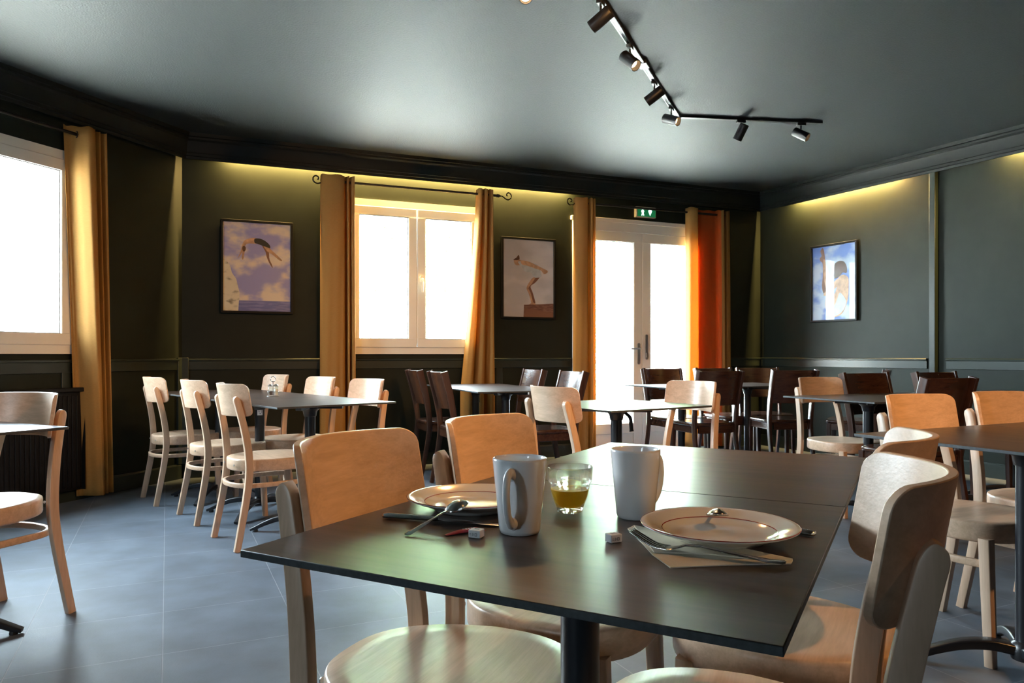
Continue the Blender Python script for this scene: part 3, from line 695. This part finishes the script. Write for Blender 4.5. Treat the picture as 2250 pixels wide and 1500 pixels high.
# ---------------------------------------------------------------- furniture: pale chair
def superell(hw, hd, n, cy=0, steps=56, rear=.10):
    o = []
    for i in range(steps):
        a = 2 * pi * i / steps; c_, s_ = cos(a), sin(a)
        x = hw * math.copysign(abs(c_) ** (2 / n), c_); y = hd * math.copysign(abs(s_) ** (2 / n), s_)
        x *= 1 - rear * max(0, -y / hd); o.append((x, y + cy))
    return o
def seat_mb(outline, z0, z1, dish=.004):
    mb = MB(); n = len(outline); cx = sum(p[0] for p in outline) / n; cy = sum(p[1] for p in outline) / n
    def ring(k, z): return [(cx + (x - cx) * k, cy + (y - cy) * k, z) for x, y in outline]
    lay = [ring(.93, z0), ring(.975, z0), ring(.99, z0 + .003), ring(1.0, z0 + .010), ring(1.0, z1 - .010), ring(.992, z1 - .003), ring(.975, z1), ring(.80, z1 - dish * .4), ring(.5, z1 - dish), ring(.2, z1 - dish)]
    vs = [v for l in lay for v in l]; fs = []
    for j in range(len(lay) - 1):
        for i in range(n): fs.append((j * n + i, j * n + (i + 1) % n, (j + 1) * n + (i + 1) % n, (j + 1) * n + i))
    fs.append(tuple(range(n))[::-1]); fs.append(tuple((len(lay) - 1) * n + i for i in range(n)))
    mb.add(vs, fs); return mb
def panel_mb(W_, z0, z1, r, yfun, th, lean, nc=40, nr=8, topdip=0.0):
    """curved backrest panel; yfun(x) = back face depth; lean = dy/dz"""
    mb = MB(); cols = []
    for i in range(nc + 1):
        t = -1 + 2 * i / nc; t = math.copysign(1 - (1 - abs(t)) ** 1.5, t); cols.append(t * W_ / 2)
    zm = (z0 + z1) / 2; F_, B_ = [], []
    for x in cols:
        e = W_ / 2 - abs(x); cut = r - math.sqrt(max(0, r * r - (r - e) ** 2)) if e < r else 0
        a, b = z0 + cut, z1 - cut - topdip * (1 - (2 * x / W_) ** 2)
        dydx = (yfun(x + .001) - yfun(x - .001)) / .002; nx, ny = -dydx, 1.0; l_ = math.hypot(nx, ny); nx /= l_; ny /= l_
        for j in range(nr + 1):
            z = a + (b - a) * j / nr; y = yfun(x) + (z - zm) * lean
            B_.append((x, y, z)); F_.append((x + nx * th, y + ny * th, z))
    n = len(B_); k = nr + 1; fs = []
    for i in range(nc):
        for j in range(nr):
            q = i * k + j; fs.append((q, q + k, q + k + 1, q + 1)); fs.append((n + q, n + q + 1, n + q + k + 1, n + q + k))
        q = i * k; fs.append((q, n + q, n + q + k, q + k)); q += nr; fs.append((q, q + k, n + q + k, n + q))
    for j in range(nr):
        fs.append((j, j + 1, n + j + 1, n + j)); q = nc * k + j; fs.append((q, n + q, n + q + 1, q + 1))
    mb.add(B_ + F_, fs); return mb
def leg_mb(pts, ring, scales=None): 
    mb = MB(); mb.sweep(pts, ring, up=(1, 0, 0), scales=scales); return mb
def make_pale():
    t = empty('wooden_chair', 'x', 'chair')
    st = build('seat', seat_mb(superell(.205, .218, 2.7, -.027, rear=.20), .396, .460), M['beech_x'], t, angle=50)
    bolts = MB()
    bolts.lathe([(0, 0), (.006, 0), (.005, .003), (0, .004)], 10, T=Matrix.Translation((0.08, -.243, .428)) @ Matrix.Rotation(pi / 2, 4, 'X'))
    bolts.lathe([(0, 0), (.006, 0), (.005, .003), (0, .004)], 10, T=Matrix.Translation((-.08, -.243, .428)) @ Matrix.Rotation(pi / 2, 4, 'X'))
    build('bolt', bolts, M['steel_d'], st)
    sag = .090; yb = lambda x: -.290 + sag * (abs(x) / .1925) ** 2.0
    build('backrest', panel_mb(.387, .688, .858, .030, yb, .013, -.17), M['beech_x'], t, angle=40, bevel=.0018)
    for s in (-1, 1):
        path = spline([(s * .197, -.266, 0), (s * .194, -.243, .12), (s * .190, -.214, .28), (s * .187, -.200, .40), (s * .182, -.203, .50), (s * .172, -.220, .62), (s * .160, -.247, .74), (s * .157, -.2565, .775), (s * .156, -.260, .788), (s * .156, -.262, .792)], 5)
        n = len(path); sc = []
        for i, p in enumerate(path):
            z = p.z; wd = 1.0 if z < .765 else max(.25, math.sqrt(max(0, 1 - ((z - .765) / .028) ** 2)))
            sc.append((1.0 * (.84 + .16 * min(1, z / .4)) * (1 if z < .5 else 1 - .12 * (z - .5) / .3) * wd, 1))
        build('leg', leg_mb(path, rrect(.0185, .0125, .0022, 2), sc), M['beech_z'], t, angle=50)
    for s in (-1, 1):
        path = [(s * .172, .150, 0), (s * .168, .140, .2), (s * .164, .130, .41)]
        build('leg', leg_mb(path, rrect(.019, .0165, .004, 2), [(.78, .78), (.9, .9), (1, 1)]), M['beech_z'], t, angle=50)
    hp = spline([(.160, .132, .325), (.176, .05, .325), (.178, -.08, .325), (.168, -.175, .325), (.110, -.235, .325), (0, -.256, .325), (-.110, -.235, .325), (-.168, -.175, .325), (-.178, -.08, .325), (-.176, .05, .325), (-.160, .132, .325)], 5)
    mb = MB(); mb.sweep(hp, rrect(.0085, .0125, .004, 2)); build('stretcher', mb, M['beech_x'], t, angle=50)
    return t
def make_dark():
    t = empty('stained_chair', 'x', 'chair')
    build('seat', seat_mb(superell(.205, .205, 5, -.01, rear=.08), .432, .460), M['walnut_x'], t, angle=50)
    mb = MB()
    mb.box(-.17, .17, .150, .170, .375, .432); mb.box(-.155, .155, -.205, -.187, .375, .432)
    mb.box(-.185, -.167, -.19, .155, .375, .432); mb.box(.167, .185, -.19, .155, .375, .432)
    build('apron', mb, M['walnut_x'], t, bevel=.003)
    yb = lambda x: -.275 + .042 * (abs(x) / .185) ** 2
    build('backrest', panel_mb(.372, .600, .880, .004, yb, .014, -.26, nr=12), M['walnut_x'], t, angle=40, bevel=.002)
    for s in (-1, 1):
        path = spline([(s * .190, -.262, 0), (s * .190, -.232, .15), (s * .190, -.200, .32), (s * .190, -.190, .44), (s * .192, -.200, .55), (s * .195, -.228, .70), (s * .197, -.262, .83), (s * .198, -.276, .882)], 5)
        sc = []
        for p in path: sc.append((.72 + .28 * min(1, p.z / .4) if p.z < .5 else 1 + .25 * min(1, (p.z - .5) / .25), 1))
        build('leg', leg_mb(path, rrect(.021, .0125, .003, 2), sc), M['walnut_z'], t, angle=50)
    for s in (-1, 1):
        path = [(s * .180, .165, 0), (s * .178, .160, .2), (s * .176, .158, .432)]
        build('leg', leg_mb(path, rrect(.018, .018, .003, 2), [(.7, .7), (.88, .88), (1, 1)]), M['walnut_z'], t, angle=50)
    return t
pale0, dark0 = make_pale(), make_dark(); used = {}
def place(kind, x, y, phi, label, group, z=0):
    src = pale0 if kind == 'p' else dark0
    o = copy_tree(src) if kind in used else src
    used[kind] = 1
    o.location = (x, y, z); o.rotation_euler = (0, 0, R(phi - 90)); o['label'] = label; o['group'] = group
    return o
def chair_back(kind, P, phi, label, group, off=None):
    """P = plan point midway between the ends of the backrest"""
    off = (.212 if kind == 'p' else .25) if off is None else off
    f = Vector((cos(R(phi)), sin(R(phi)))); q = Vector(P) + f * off; place(kind, q.x, q.y, phi, label, group)
def chair_feet(kind, P, phi, label, group): chair_back(kind, P, phi, label, group, .264)
g1 = 'pale wooden chairs around the foreground tables'
chair_back('p', (-.280, 1.385), -23, 'pale wooden chair at the near left of the foreground table, seat in full view', g1)
chair_back('p', (-.045, 1.782), -29, 'pale wooden chair with a scuffed orange-lit backrest behind the left plate', g1)
chair_back('p', (.506, 1.018), 158, 'pale wooden chair closest to the viewer at the right of the foreground table', g1)
chair_back('p', (.724, 1.436), 150, 'pale wooden chair behind the closest one on the right, its backrest glowing white inside', g1)
g2 = 'pale wooden chairs around the long table at the left'
chair_feet('p', (-2.49, 5.08), 38, 'farthest left of the three pale chairs with backs to the left curtain', g2)
chair_feet('p', (-1.98, 4.52), 38, 'middle of the three pale chairs on the near side of the long left table', g2)
chair_feet('p', (-1.527, 3.94), 38, 'nearest of the three pale chairs on the near side of the long left table', g2)
Nn = Vector((-1.178, 3.71)); w1 = Vector((cos(R(41.5)), sin(R(41.5)))); l1 = Vector((-w1.y, w1.x))
for k, lb in ((1.85, 'pale chair facing us behind the salt and pepper caddy'), (1.12, 'white-lit pale chair in the middle of the far side of the long left table'), (.50, 'white-lit pale chair at the right end of the far side of the long left table')):
    p = Nn + w1 * .80 + l1 * k; chair_back('p', p, 221.5, lb, g2)
place('p', -1.915 + .264 * cos(R(248.6)), 2.97 + .264 * sin(R(248.6)), 248.6, 'pale wooden chair cut by the left edge in front of the radiator', 'pale wooden chair at the left edge')
g3 = 'pale wooden chairs at the small table by the door'
chair_back('p', (.204, 3.60), 33, 'pale chair seen from behind, left of the small table before the garden door', g3)
chair_back('p', (1.03, 4.26), 213, 'pale chair facing left with a bright streak, right of the small table before the door', g3)
chair_back('p', (2.07, 4.965), 293, 'single pale chair with orange backrest behind the left tip of the right-hand table row', 'pale chair by the right-hand table row')
g4 = 'pale wooden chairs behind the table at the right edge'
chair_back('p', (1.543, 2.79), 296, 'orange-lit pale chair behind the right edge table, the left one', g4)
chair_back('p', (2.00, 3.005), 297, 'orange-lit pale chair behind the right edge table, cut by the frame', g4)
g5 = 'dark wooden chairs around the table under the double window'
place('d', -.322, 5.765, 22, 'dark glossy chair at the near left of the table under the double window', g5)
place('d', -.574, 6.33, 22, 'dark glossy chair at the far left of the table under the double window', g5)
chair_back('d', (.455, 5.70), 202, 'dark chair with a bright sheen right of the table under the double window', g5)
chair_back('d', (.175, 6.38), 202, 'dark chair at the far right of the table below the diver in white', g5)
g6 = 'dark wooden chairs around the table by the orange curtain'
chair_back('d', (1.393, 6.83), 292, 'dark chair standing in front of the garden door glass', g6)
chair_back('d', (1.93, 7.06), 292, 'dark chair in front of the orange curtain on the far side of its table', g6)
chair_back('d', (1.66, 5.93), 108, 'dark chair with its back to us in front of the orange curtain', g6)
chair_back('d', (2.40, 7.22), 272, 'dark chair in the room corner right of the orange curtain', g6)
chair_back('d', (2.37, 6.22), 100, 'dark chair leaning back, right of the table by the orange curtain', g6)
g7 = 'dark wooden chairs around the table row on the right'
chair_back('d', (2.47, 5.15), 291, 'dark chair right beside the single orange-lit chair, behind the table row', g7)
chair_back('d', (3.12, 5.43), 292, 'dark chair behind the table row below the wall batten', g7)
chair_back('d', (3.12, 6.20), 150, 'dark chair turned sideways near the right wall below its picture', g7)
chair_back('d', (2.44, 4.16), 113, 'dark chair with its back to us on the near side of the right table row', g7)

# ---------------------------------------------------------------- tables
TH = .010; ZTOP = .745
def make_table():
    t = empty('dining_table', 'x', 'table')
    mb = MB(); mb.box(-.35, .35, -.35, .35, ZTOP - TH, ZTOP)
    top = build('tabletop', mb, [M['top'], M['edge']], t)
    for p in top.data.polygons: p.material_index = 0 if abs(p.normal.z) > .5 else 1
    bv = top.modifiers.new('bevel', 'BEVEL'); bv.width = .0012; bv.segments = 2
    mb = MB(); mb.lathe([(0, .06), (.030, .06), (.030, .70), (0, .70)], 32); build('pedestal', mb, M['iron'], t, angle=40)
    mb = MB()
    for k in range(4):
        a = k * pi / 2 + pi / 4; T = Matrix.Rotation(a, 4, 'Z'); mb.box(0, .19, -.016, .016, .705, .7345, T)
    mb.lathe([(0, .66), (.034, .66), (.040, .69), (.055, .705), (.055, .7345), (0, .7345)], 24); br = build('bracket', mb, M['iron'], t, bevel=.002)
    mb = MB(); mb.sweep(spline([(.035, -.03, .70), (.055, -.045, .675), (.060, -.048, .64), (.063, -.050, .60)], 5), rrect(.011, .005, .003, 2), up=(0, 1, 0.01), scales=[(.8, 1)] * 5 + [(.9, 1)] * 5 + [(1.0, 1)] * 5 + [(1.3, 1)]); build('tilt_lever', mb, M['iron'], br)
    hub = MB(); hub.lathe([(0, .052), (.042, .052), (.046, .075), (.040, .100), (.032, .108), (0, .108)], 28); bs = build('base_hub', hub, M['iron'], t)
    for k in range(4):
        a = k * pi / 2 + pi / 4; T = Matrix.Rotation(a, 4, 'Z')
        pts = [T @ p for p in spline([(.030, 0, .080), (.10, 0, .088), (.18, 0, .078), (.25, 0, .054), (.31, 0, .026), (.345, 0, .012)], 5)]
        n = len(pts); mb = MB(); mb.sweep(pts, rrect(.024, .016, .006, 2), scales=[(1 - .35 * i / (n - 1), 1 - .55 * (i / (n - 1)) ** 2) for i in range(n)])
        lg = build('leg', mb, M['iron'], t, angle=50)
        mb = MB(); mb.lathe([(0, 0), (.014, 0), (.015, .004), (.013, .014), (.007, .018), (.007, .028), (0, .028)], 16, c=tuple(T @ Vector((.318, 0, 0)))); build('foot_glide', mb, M['black'], lg)
    return t
table0 = make_table(); n_tab = 0
def table(x, y, ang, label, group, dz=0):
    global n_tab
    o = table0 if n_tab == 0 else copy_tree(table0); n_tab += 1
    o.location = (x, y, 0); o.rotation_euler = (0, 0, R(ang)); o['label'] = label; o['group'] = group; return o
def row(corner, wdir, ldir, n, labels, group, gap=.003, turn=0):
    """corner: plan point; tables step along ldir; wdir = across"""
    w_ = Vector((cos(R(wdir)), sin(R(wdir)))); l_ = Vector((cos(R(ldir)), sin(R(ldir)))); out = []
    for i in range(n):
        c = Vector(corner) + w_ * .35 + l_ * (.35 + i * (.70 + gap)); out.append(table(c.x, c.y, wdir + turn, labels[i], group))
    return out
row((-.369, 1.0038), -28.4, 61.6, 2, ['foreground table laid with plates, mugs and juice', 'bare table pushed against the far end of the laid foreground table'], 'foreground tables', turn=180)
row((-1.178, 3.71), 41.5, 131.5, 3, ['nearest table of the long row at the left with a bright right corner', 'middle table of the long row at the left carrying the salt caddy', 'farthest table of the long left row near the wall'], 'tables of the long left row', turn=90)
row((-1.632, 2.725), 241.8, 151.8, 2, ['bright table tip cut by the left edge of the photo', 'table beyond the left edge beside the window'], 'tables at the left edge')
row((-.242, 5.25), 22, 112, 2, ['nearer table under the double window between dark chairs', 'farther table touching the curtain under the double window'], 'tables under the double window', turn=90)
row((.465, 3.475), 34, 124, 1, ['small table with white glare in front of the garden door'], 'single table before the door')
row((1.262, 5.90), 112, 22, 2, ['left table of the pair before the orange curtain', 'right table of the pair before the orange curtain'], 'tables before the orange curtain')
row((2.02, 4.12), 113, 23, 3, ['left table of the right-hand row beside the pale chair', 'middle table of the right-hand row', 'last table of the right-hand row by the right wall'], 'tables of the right-hand row')
row((1.152, 2.49), -64, 26, 2, ['dark table at the right edge with a bluish edge', 'table beyond the right edge joined to the dark one'], 'tables at the right edge')
# sticker on a pedestal of the left row
cS = Nn + w1 * .35 + l1 * (.35 + .703)
mb = MB(); vs = []
ns = 8
a0 = math.atan2(-cS.y, -cS.x) + .05
for z in (.625, .680):
    for i in range(ns + 1): a = a0 - .55 + 1.1 * i / ns; vs.append((cS.x + .0306 * cos(a), cS.y + .0306 * sin(a), z))
mb.add(vs, [(i, i + 1, ns + 2 + i, ns + 1 + i) for i in range(ns)])
st = build('sticker', mb, M['sugar'], recalc=False); tag(st, 'small torn white sticker on the black post of the long left table', 'sticker')
mb = MB()
for (aa, ab, za, zb) in ((-.40, .02, .655, .662), (-.38, -.30, .640, .672), (-.2, .1, .633, .638), (.1, .25, .645, .650), (.2, .28, .650, .668)):
    vs = [(cS.x + .0309 * cos(a0 - a), cS.y + .0309 * sin(a0 - a), z) for z in (za, zb) for a in (aa, ab)]; mb.add(vs, [(0, 1, 3, 2)])
build('print', mb, M['ink'], st, recalc=False)

# ---------------------------------------------------------------- tableware
Z = ZTOP + .0004
def at(u, v, z=ZTOP): Y = F * (HCAM - z) / (v - V0); return Vector(((u - 1125) / F * Y, Y, z))
# mugs
def make_mug():
    t = empty('mug', 'x', 'mug')
    mb = MB(); mb.lathe([(0, .003), (.026, .003), (.0275, 0), (.0295, .001), (.031, .006), (.0345, .045), (.0385, .085), (.0405, .108), (.0402, .1105), (.0388, .1115), (.0376, .1105), (.037, .107), (.035, .08), (.031, .04), (.028, .010), (.024, .007), (0, .006)], 64)
    build('cup', mb, M['china'], t, angle=60)
    pts = spline([(.0350, 0, .090), (.048, 0, .094), (.060, 0, .088), (.064, 0, .070), (.062, 0, .050), (.056, 0, .034), (.044, 0, .022), (.0315, 0, .019)], 6)
    n = len(pts); mb = MB(); mb.sweep(pts, ringc(.0072, 14, .0052), up=(0, 1, 0), scales=[(1 + .35 * abs(2 * i / (n - 1) - 1) ** 4, 1 + .35 * abs(2 * i / (n - 1) - 1) ** 4) for i in range(n)])
    build('handle', mb, M['china'], t, angle=60)
    return t
m1 = make_mug(); m1.location = (.0116, 1.105, Z); m1.rotation_euler = (0, 0, R(-108))
m1['label'] = 'tall white mug with its handle towards us in front of the left plate'; m1['group'] = 'tall white mugs'
m2 = copy_tree(m1); m2.location = (.2015, 1.207, Z); m2.rotation_euler = (0, 0, R(40))
m2['label'] = 'tall white mug with its handle turned away, behind the right plate'
# glass of juice
t = empty('juice_glass', 'stepped glass tumbler half full of orange juice between the mugs', 'glass', (.0977, 1.250, Z))
mb = MB(); mb.lathe([(0, .004), (.017, .003), (.0195, .0), (.0215, .001), (.0225, .006), (.0255, .014), (.0305, .028), (.0330, .040), (.0340, .048), (.0365, .051), (.0375, .054), (.0382, .066), (.0388, .0755),
                    (.0382, .0765), (.0374, .0755), (.0364, .064), (.0358, .054), (.0322, .047), (.0312, .038), (.0287, .028), (.0237, .0155), (.018, .0095), (0, .009)], 72)
build('tumbler', mb, M['tumbler'], t, angle=60)
mb = MB(); mb.lathe([(0, .0095), (.0184, .0092), (.0241, .0152), (.0291, .0280), (.0316, .0378), (.0314, .0386), (0, .0380)], 56); build('juice', mb, M['juice'], t, angle=60)
# plates
def make_plate():
    t = empty('plate', 'x', 'plate'); Rr = .1105
    mb = MB(); mb.lathe([(0, .0030), (.058, .0030), (.060, .0), (.063, .0), (.066, .0035), (.082, .010), (Rr - .004, .0195), (Rr, .0215), (Rr + .0002, .0232), (Rr - .002, .0240), (Rr - .006, .0228), (.086, .0170), (.078, .0130), (.070, .0085), (.060, .0065), (0, .0060)], 96)
    d = build('dish', mb, M['china_w'], t, angle=60)
    mb = MB(); mb.lathe([(Rr - .0004, .0239), (Rr + .0004, .0235), (Rr + .0005, .0230), (Rr - .0003, .0228)], 96, close=True); build('rim_line', mb, M['redline'], t, angle=60)
    mb = MB(); mb.lathe([(.0795, .0144), (.0806, .0149), (.0806, .0146), (.0795, .0141)], 96, close=True); build('inner_line', mb, M['redline'], t, angle=60)
    return t
p1 = make_plate(); p1.location = (-.070, 1.275, Z); p1['label'] = 'cream plate with red-brown lines on the left, behind the knife and spoon'; p1['group'] = 'cream plates with red-brown lines'
p2 = copy_tree(p1); p2.location = (.297, 1.062, Z); p2['label'] = 'cream plate with red-brown lines on the right, above the fork and napkin'
# cutlery
def blade_mb(stations, T=None):
    """stations: (x, halfwidth, z, thickness)"""
    mb = MB(); pts = []; vs = []; fs = []; k = 8
    for x, hw, z, th in stations:
        for q in range(k):
            a = 2 * pi * q / k; vs.append((x, hw * cos(a), z + th / 2 * sin(a)))
    for i in range(len(stations) - 1):
        for q in range(k): fs.append((i * k + q, i * k + (q + 1) % k, (i + 1) * k + (q + 1) % k, (i + 1) * k + q))
    fs.append(tuple(range(k))); fs.append(tuple((len(stations) - 1) * k + q for q in range(k)))
    if T: vs = [tuple(T @ Vector(v)) for v in vs]
    mb.add(vs, fs); return mb
def knife(p, q, label, z=Z):
    d = (q - p); L = .212; d.z = 0; d.normalize(); t = empty('table_knife', label, 'knife', (p.x, p.y, z), math.atan2(d.y, d.x), 'table knives')
    build('handle', blade_mb([(0, .004, .0045, .005), (.002, .008, .0045, .0080), (.010, .0095, .0045, .009), (.060, .0082, .0045, .0085), (.085, .0060, .0045, .0075), (.092, .0068, .0045, .0078), (.098, .0050, .0045, .006)]), M['steel'], t, angle=50)
    build('blade', blade_mb([(.096, .0045, .0045, .0045), (.110, .0085, .004, .0022), (.170, .0098, .0032, .0018), (.198, .0080, .0026, .0016), (.212, .002, .0022, .0012)]), M['steel'], t, angle=50)
def spoon(p, q, zh, zb, label):
    """handle end p -> bowl centre q, bowl turned over"""
    d = Vector((q.x - p.x, q.y - p.y, 0)); L = .103; ang = math.atan2(d.y, d.x)
    tilt = math.asin(max(-.5, min(.5, (zb - zh) / L)))
    t = empty('teaspoon', label, 'spoon', (p.x, p.y, zh), 0, 'teaspoons'); t.rotation_euler = (0, -tilt, ang)
    build('handle', blade_mb([(0, .004, .001, .0014), (.002, .0068, .001, .002), (.02, .0064, .001, .0022), (.06, .0032, .001, .0024), (.078, .0026, .001, .003), (.090, .0036, -.0010, .003)]), M['steel'], t, angle=50)
    mb = MB(); vs = []; fs = []; na, nr = 28, 7
    for r in range(nr + 1):
        k = r / nr
        for i in range(na):
            a = 2 * pi * i / na; ex = .0235 * k * cos(a) * (1.0 if cos(a) > 0 else .98); ey = .0165 * k * sin(a) * (1 - .18 * cos(a))
            vs.append((.110 + ex, ey, .0095 * (1 - k ** 2) - .002))
    for r in range(nr):
        for i in range(na): fs.append((r * na + i, r * na + (i + 1) % na, (r + 1) * na + (i + 1) % na, (r + 1) * na + i))
    mb.add(vs, fs); o = build('bowl', mb, M['steel'], t, angle=80)
    so = o.modifiers.new('thick', 'SOLIDIFY'); so.thickness = .0012
knife(at(842, 1131, .75), at(1095, 1149, .75), 'steel table knife lying below the left plate behind the mug')
knife(at(1791, 1180), at(1640, 1150), 'steel table knife whose handle end sticks out right of the right plate')
spoon(at(893, 1177), at(990, 1110, .775), ZTOP + .0006, ZTOP + .0262, 'teaspoon leaning bowl-down on the rim of the left plate')
sp = at(1575, 1122, .775); spoon(Vector((sp.x + .012, sp.y + .098, 0)), sp, ZTOP + .0006, ZTOP + .0258, 'teaspoon with its bowl resting on the far rim of the right plate')
# fork
def fork(p, q, label, z):
    d = Vector((p.x - q.x, p.y - q.y, 0)); t = empty('table_fork', label, 'fork', (q.x, q.y, z), math.atan2(d.y, d.x)) 
    L = .198
    build('handle', blade_mb([(0, .005, .003, .0022), (.003, .0095, .003, .0028), (.02, .0092, .0025, .003), (.07, .0048, .0065, .0034), (.105, .0034, .0105, .0036), (.125, .0036, .0095, .0036), (.135, .0070, .0060, .0028), (.145, .0118, .0038, .0022), (.152, .0122, .0032, .002)]), M['steel'], t, angle=50)
    for k in range(4):
        y = (k - 1.5) * .0066; mb = MB()
        mb.sweep(spline([(.148, y, .0034), (.165, y, .0050), (.182, y * 1.02, .0120), (.200, y * 1.02, .0215)], 4), rrect(.0018, .0011, .0006, 1), scales=[(1.2, 1)] * 6 + [(1, 1)] * 4 + [(.8, .8)] * 2 + [(.5, .7)])
        build('tine', mb, M['steel'], t, angle=60)
fork(Vector((.1628, 1.0103, 0)), Vector((.340, .9176, 0)), 'steel fork lying on the folded napkin before the right plate', ZTOP + .0042)
# napkin
npk = [at(u, v) for u, v in ((1379, 1163), (1393, 1156), (1500, 1182), (1742, 1233), (1738, 1240), (1600, 1243), (1473, 1249), (1433, 1220), (1412, 1196))]
cN = sum(npk, Vector()) / len(npk)
t = empty('paper_napkin', 'folded cream paper napkin under the fork', 'napkin', (cN.x, cN.y, Z))
mb = MB(); mb.prism([(p.x - cN.x, p.y - cN.y) for p in npk], 0, .0014); build('lower_fold', mb, M['napkin'], t)
up = [at(u, v) for u, v in ((1393, 1158), (1500, 1180), (1742, 1233), (1700, 1237), (1560, 1222), (1437, 1217))]
mb = MB(); mb.prism([(p.x - cN.x, p.y - cN.y) for p in up], .0016, .0032); build('upper_fold', mb, M['napkin'], t)
# sugar cubes
def make_sugar():
    t = empty('wrapped_sugar', 'x', 'sugar cube'); mb = MB(); mb.box(-.0095, .0095, -.0078, .0078, 0, .0115); build('wrapper', mb, M['sugar'], t, bevel=.0012)
    mb = MB()
    for x0, x1, z0, z1 in ((-.0075, -.0045, .004, .0046), (-.0075, -.0050, .0058, .0064), (-.003, -.0024, .003, .0075), (-.0015, -.0009, .0035, .007), (.001, .0016, .003, .0075), (.002, .0045, .0066, .0072), (.004, .0046, .0035, .007), (.002, .0045, .0032, .0038)):
        mb.box(x0, x1, -.0081, -.0079, z0, z1)
    for x0, x1, y0, y1 in ((-.004, .004, .0005, .0035), (-.005, .005, -.003, -.0022)): mb.box(x0, x1, y0, y1, .0116, .0117)
    build('print', mb, M['ink'], t); return t
s1 = make_sugar(); q = at(1047, 1180); s1.location = (q.x, q.y, Z); s1.rotation_euler = (0, 0, R(-24)); s1['label'] = 'paper-wrapped sugar cube touching the red packet'; s1['group'] = 'wrapped sugar cubes'
s2 = copy_tree(s1); q = at(1348, 1190); s2.location = (q.x, q.y, Z); s2.rotation_euler = (0, 0, R(28)); s2['label'] = 'paper-wrapped sugar cube lying alone beside the napkin'
a_, b_ = at(979, 1177), at(1064, 1166); d = b_ - a_
t = empty('sugar_packet', 'crumpled red sugar packet behind the sugar cube', 'packet', (a_.x, a_.y, Z), math.atan2(d.y, d.x))
mb = MB(); L = d.length
st_ = [(0, .004, .0008, .001), (.004, .0055, .0012, .0018), (.02, .0065, .0028, .0048), (.035, .006, .0034, .0062), (.05, .007, .0036, .0064), (L - .004, .0062, .0014, .0022), (L, .0058, .0010, .0012)]
build('wrapper', blade_mb(st_), M['redpack'], t, angle=25)
mb = MB()
for k in range(5): mb.box(.026 + k * .0045, .0285 + k * .0045, -.0045, -.0015, .0070, .0072)
build('print', mb, M['sugar'], t)
# salt and pepper caddy
cc = at(600, 871)
t = empty('condiment_caddy', 'chrome salt and pepper caddy on the long left table', 'caddy', (cc.x, cc.y, Z), R(12))
mb = MB(); mb.prism(rrect(.036, .020, .012, 4), 0, .006); mb.sweep([(-.0, 0, .005), (0, 0, .095)], ringc(.0022, 8), up=(1, 0, 0))
mb.sweep([(.016 * cos(2 * pi * i / 24), 0, .110 + .016 * sin(2 * pi * i / 24)) for i in range(24)], ringc(.0022, 8), up=(0, 1, 0), closed=True)
mb.sweep([(.034 * cos(2 * pi * i / 32), .018 * sin(2 * pi * i / 32), .03) for i in range(32)], ringc(.0015, 6), closed=True)
build('rack', mb, M['steel'], t, angle=50)
for s_, mm in ((-1, 'pepper'), (1, 'salt')):
    mb = MB(); c_ = (s_ * .0175, 0, .0065)
    mb.lathe([(0, 0), (.0135, 0), (.0140, .002), (.0140, .058), (.0128, .060), (.0128, .056), (.0125, .003), (0, .003)], 24, c=c_); o = build('shaker', mb, M['pane'], t)
    mb = MB(); mb.lathe([(0, .0035), (.0122, .0035), (.0122, .040 if s_ > 0 else .030), (0, .040 if s_ > 0 else .030)], 20, c=c_); build('contents', mb, M[mm], o)
    mb = MB(); mb.lathe([(0, .070), (.010, .069), (.0145, .064), (.0148, .058), (.0142, .057), (.0142, .0585), (0, .0605)], 24, c=c_); build('lid', mb, M['steel'], o)

# ---------------------------------------------------------------- outside
mb = MB(); mb.prism([(-30, -12), (30, -12), (30, 40), (-30, 40)], -.22, -.14); tag(build('floor_terrace', mb, M['outground']), kind='structure')
mb = MB(); mb.prism([(p[0] * 1.0 + math.copysign(.35, p[0]), p[1] + math.copysign(.25, p[1])) for p in poly], ZC + .12, ZC + .3); tag(build('ceiling_roof_slab', mb, M['outwall']), kind='structure')
def tree(x, y, h, r, seed, label):
    rnd = random.Random(seed); t = empty('garden_tree', label, 'tree', (x, y, -.14), group='garden trees outside')
    mb = MB(); mb.sweep([(0, 0, 0), (.1, .05, h * .35), (-.05, .1, h * .7)], ringc(.16, 8), up=(0, 1, 0), scales=[(1, 1), (.7, .7), (.4, .4)]); build('trunk', mb, M['bark'], t)
    mb = MB(); cl = [(rnd.gauss(0, r * .42), rnd.gauss(0, r * .42), h * .62 + rnd.gauss(0, h * .20), rnd.uniform(.35, .8) * r * .55) for _ in range(22)]
    for _ in range(9000):
        c_ = rnd.choice(cl); v = Vector((rnd.gauss(0, 1), rnd.gauss(0, 1), rnd.gauss(0, 1))).normalized() * c_[3] * rnd.uniform(.6, 1)
        p = Vector(c_[:3]) + v; a = Vector((rnd.gauss(0, 1), rnd.gauss(0, 1), rnd.gauss(0, 1))).normalized(); b = a.cross(Vector((rnd.gauss(0, 1), rnd.gauss(0, 1), rnd.gauss(0, 1)))).normalized()
        s_ = rnd.uniform(.05, .10); mb.add([p - a * s_, p - b * s_ * .5, p + a * s_, p + b * s_ * .5], [(0, 1, 2, 3)])
    build('foliage', mb, M['leaf'], t, recalc=False)
tree(2.7, 14.0, 5.2, 2.1, 3, 'garden tree straight behind the glazed door')
tree(8.4, 18.5, 5.4, 2.0, 5, 'garden tree farthest right, mostly hidden by the orange curtain')
tree(-2.0, 13.2, 4.6, 1.9, 9, 'garden tree seen through the double window')
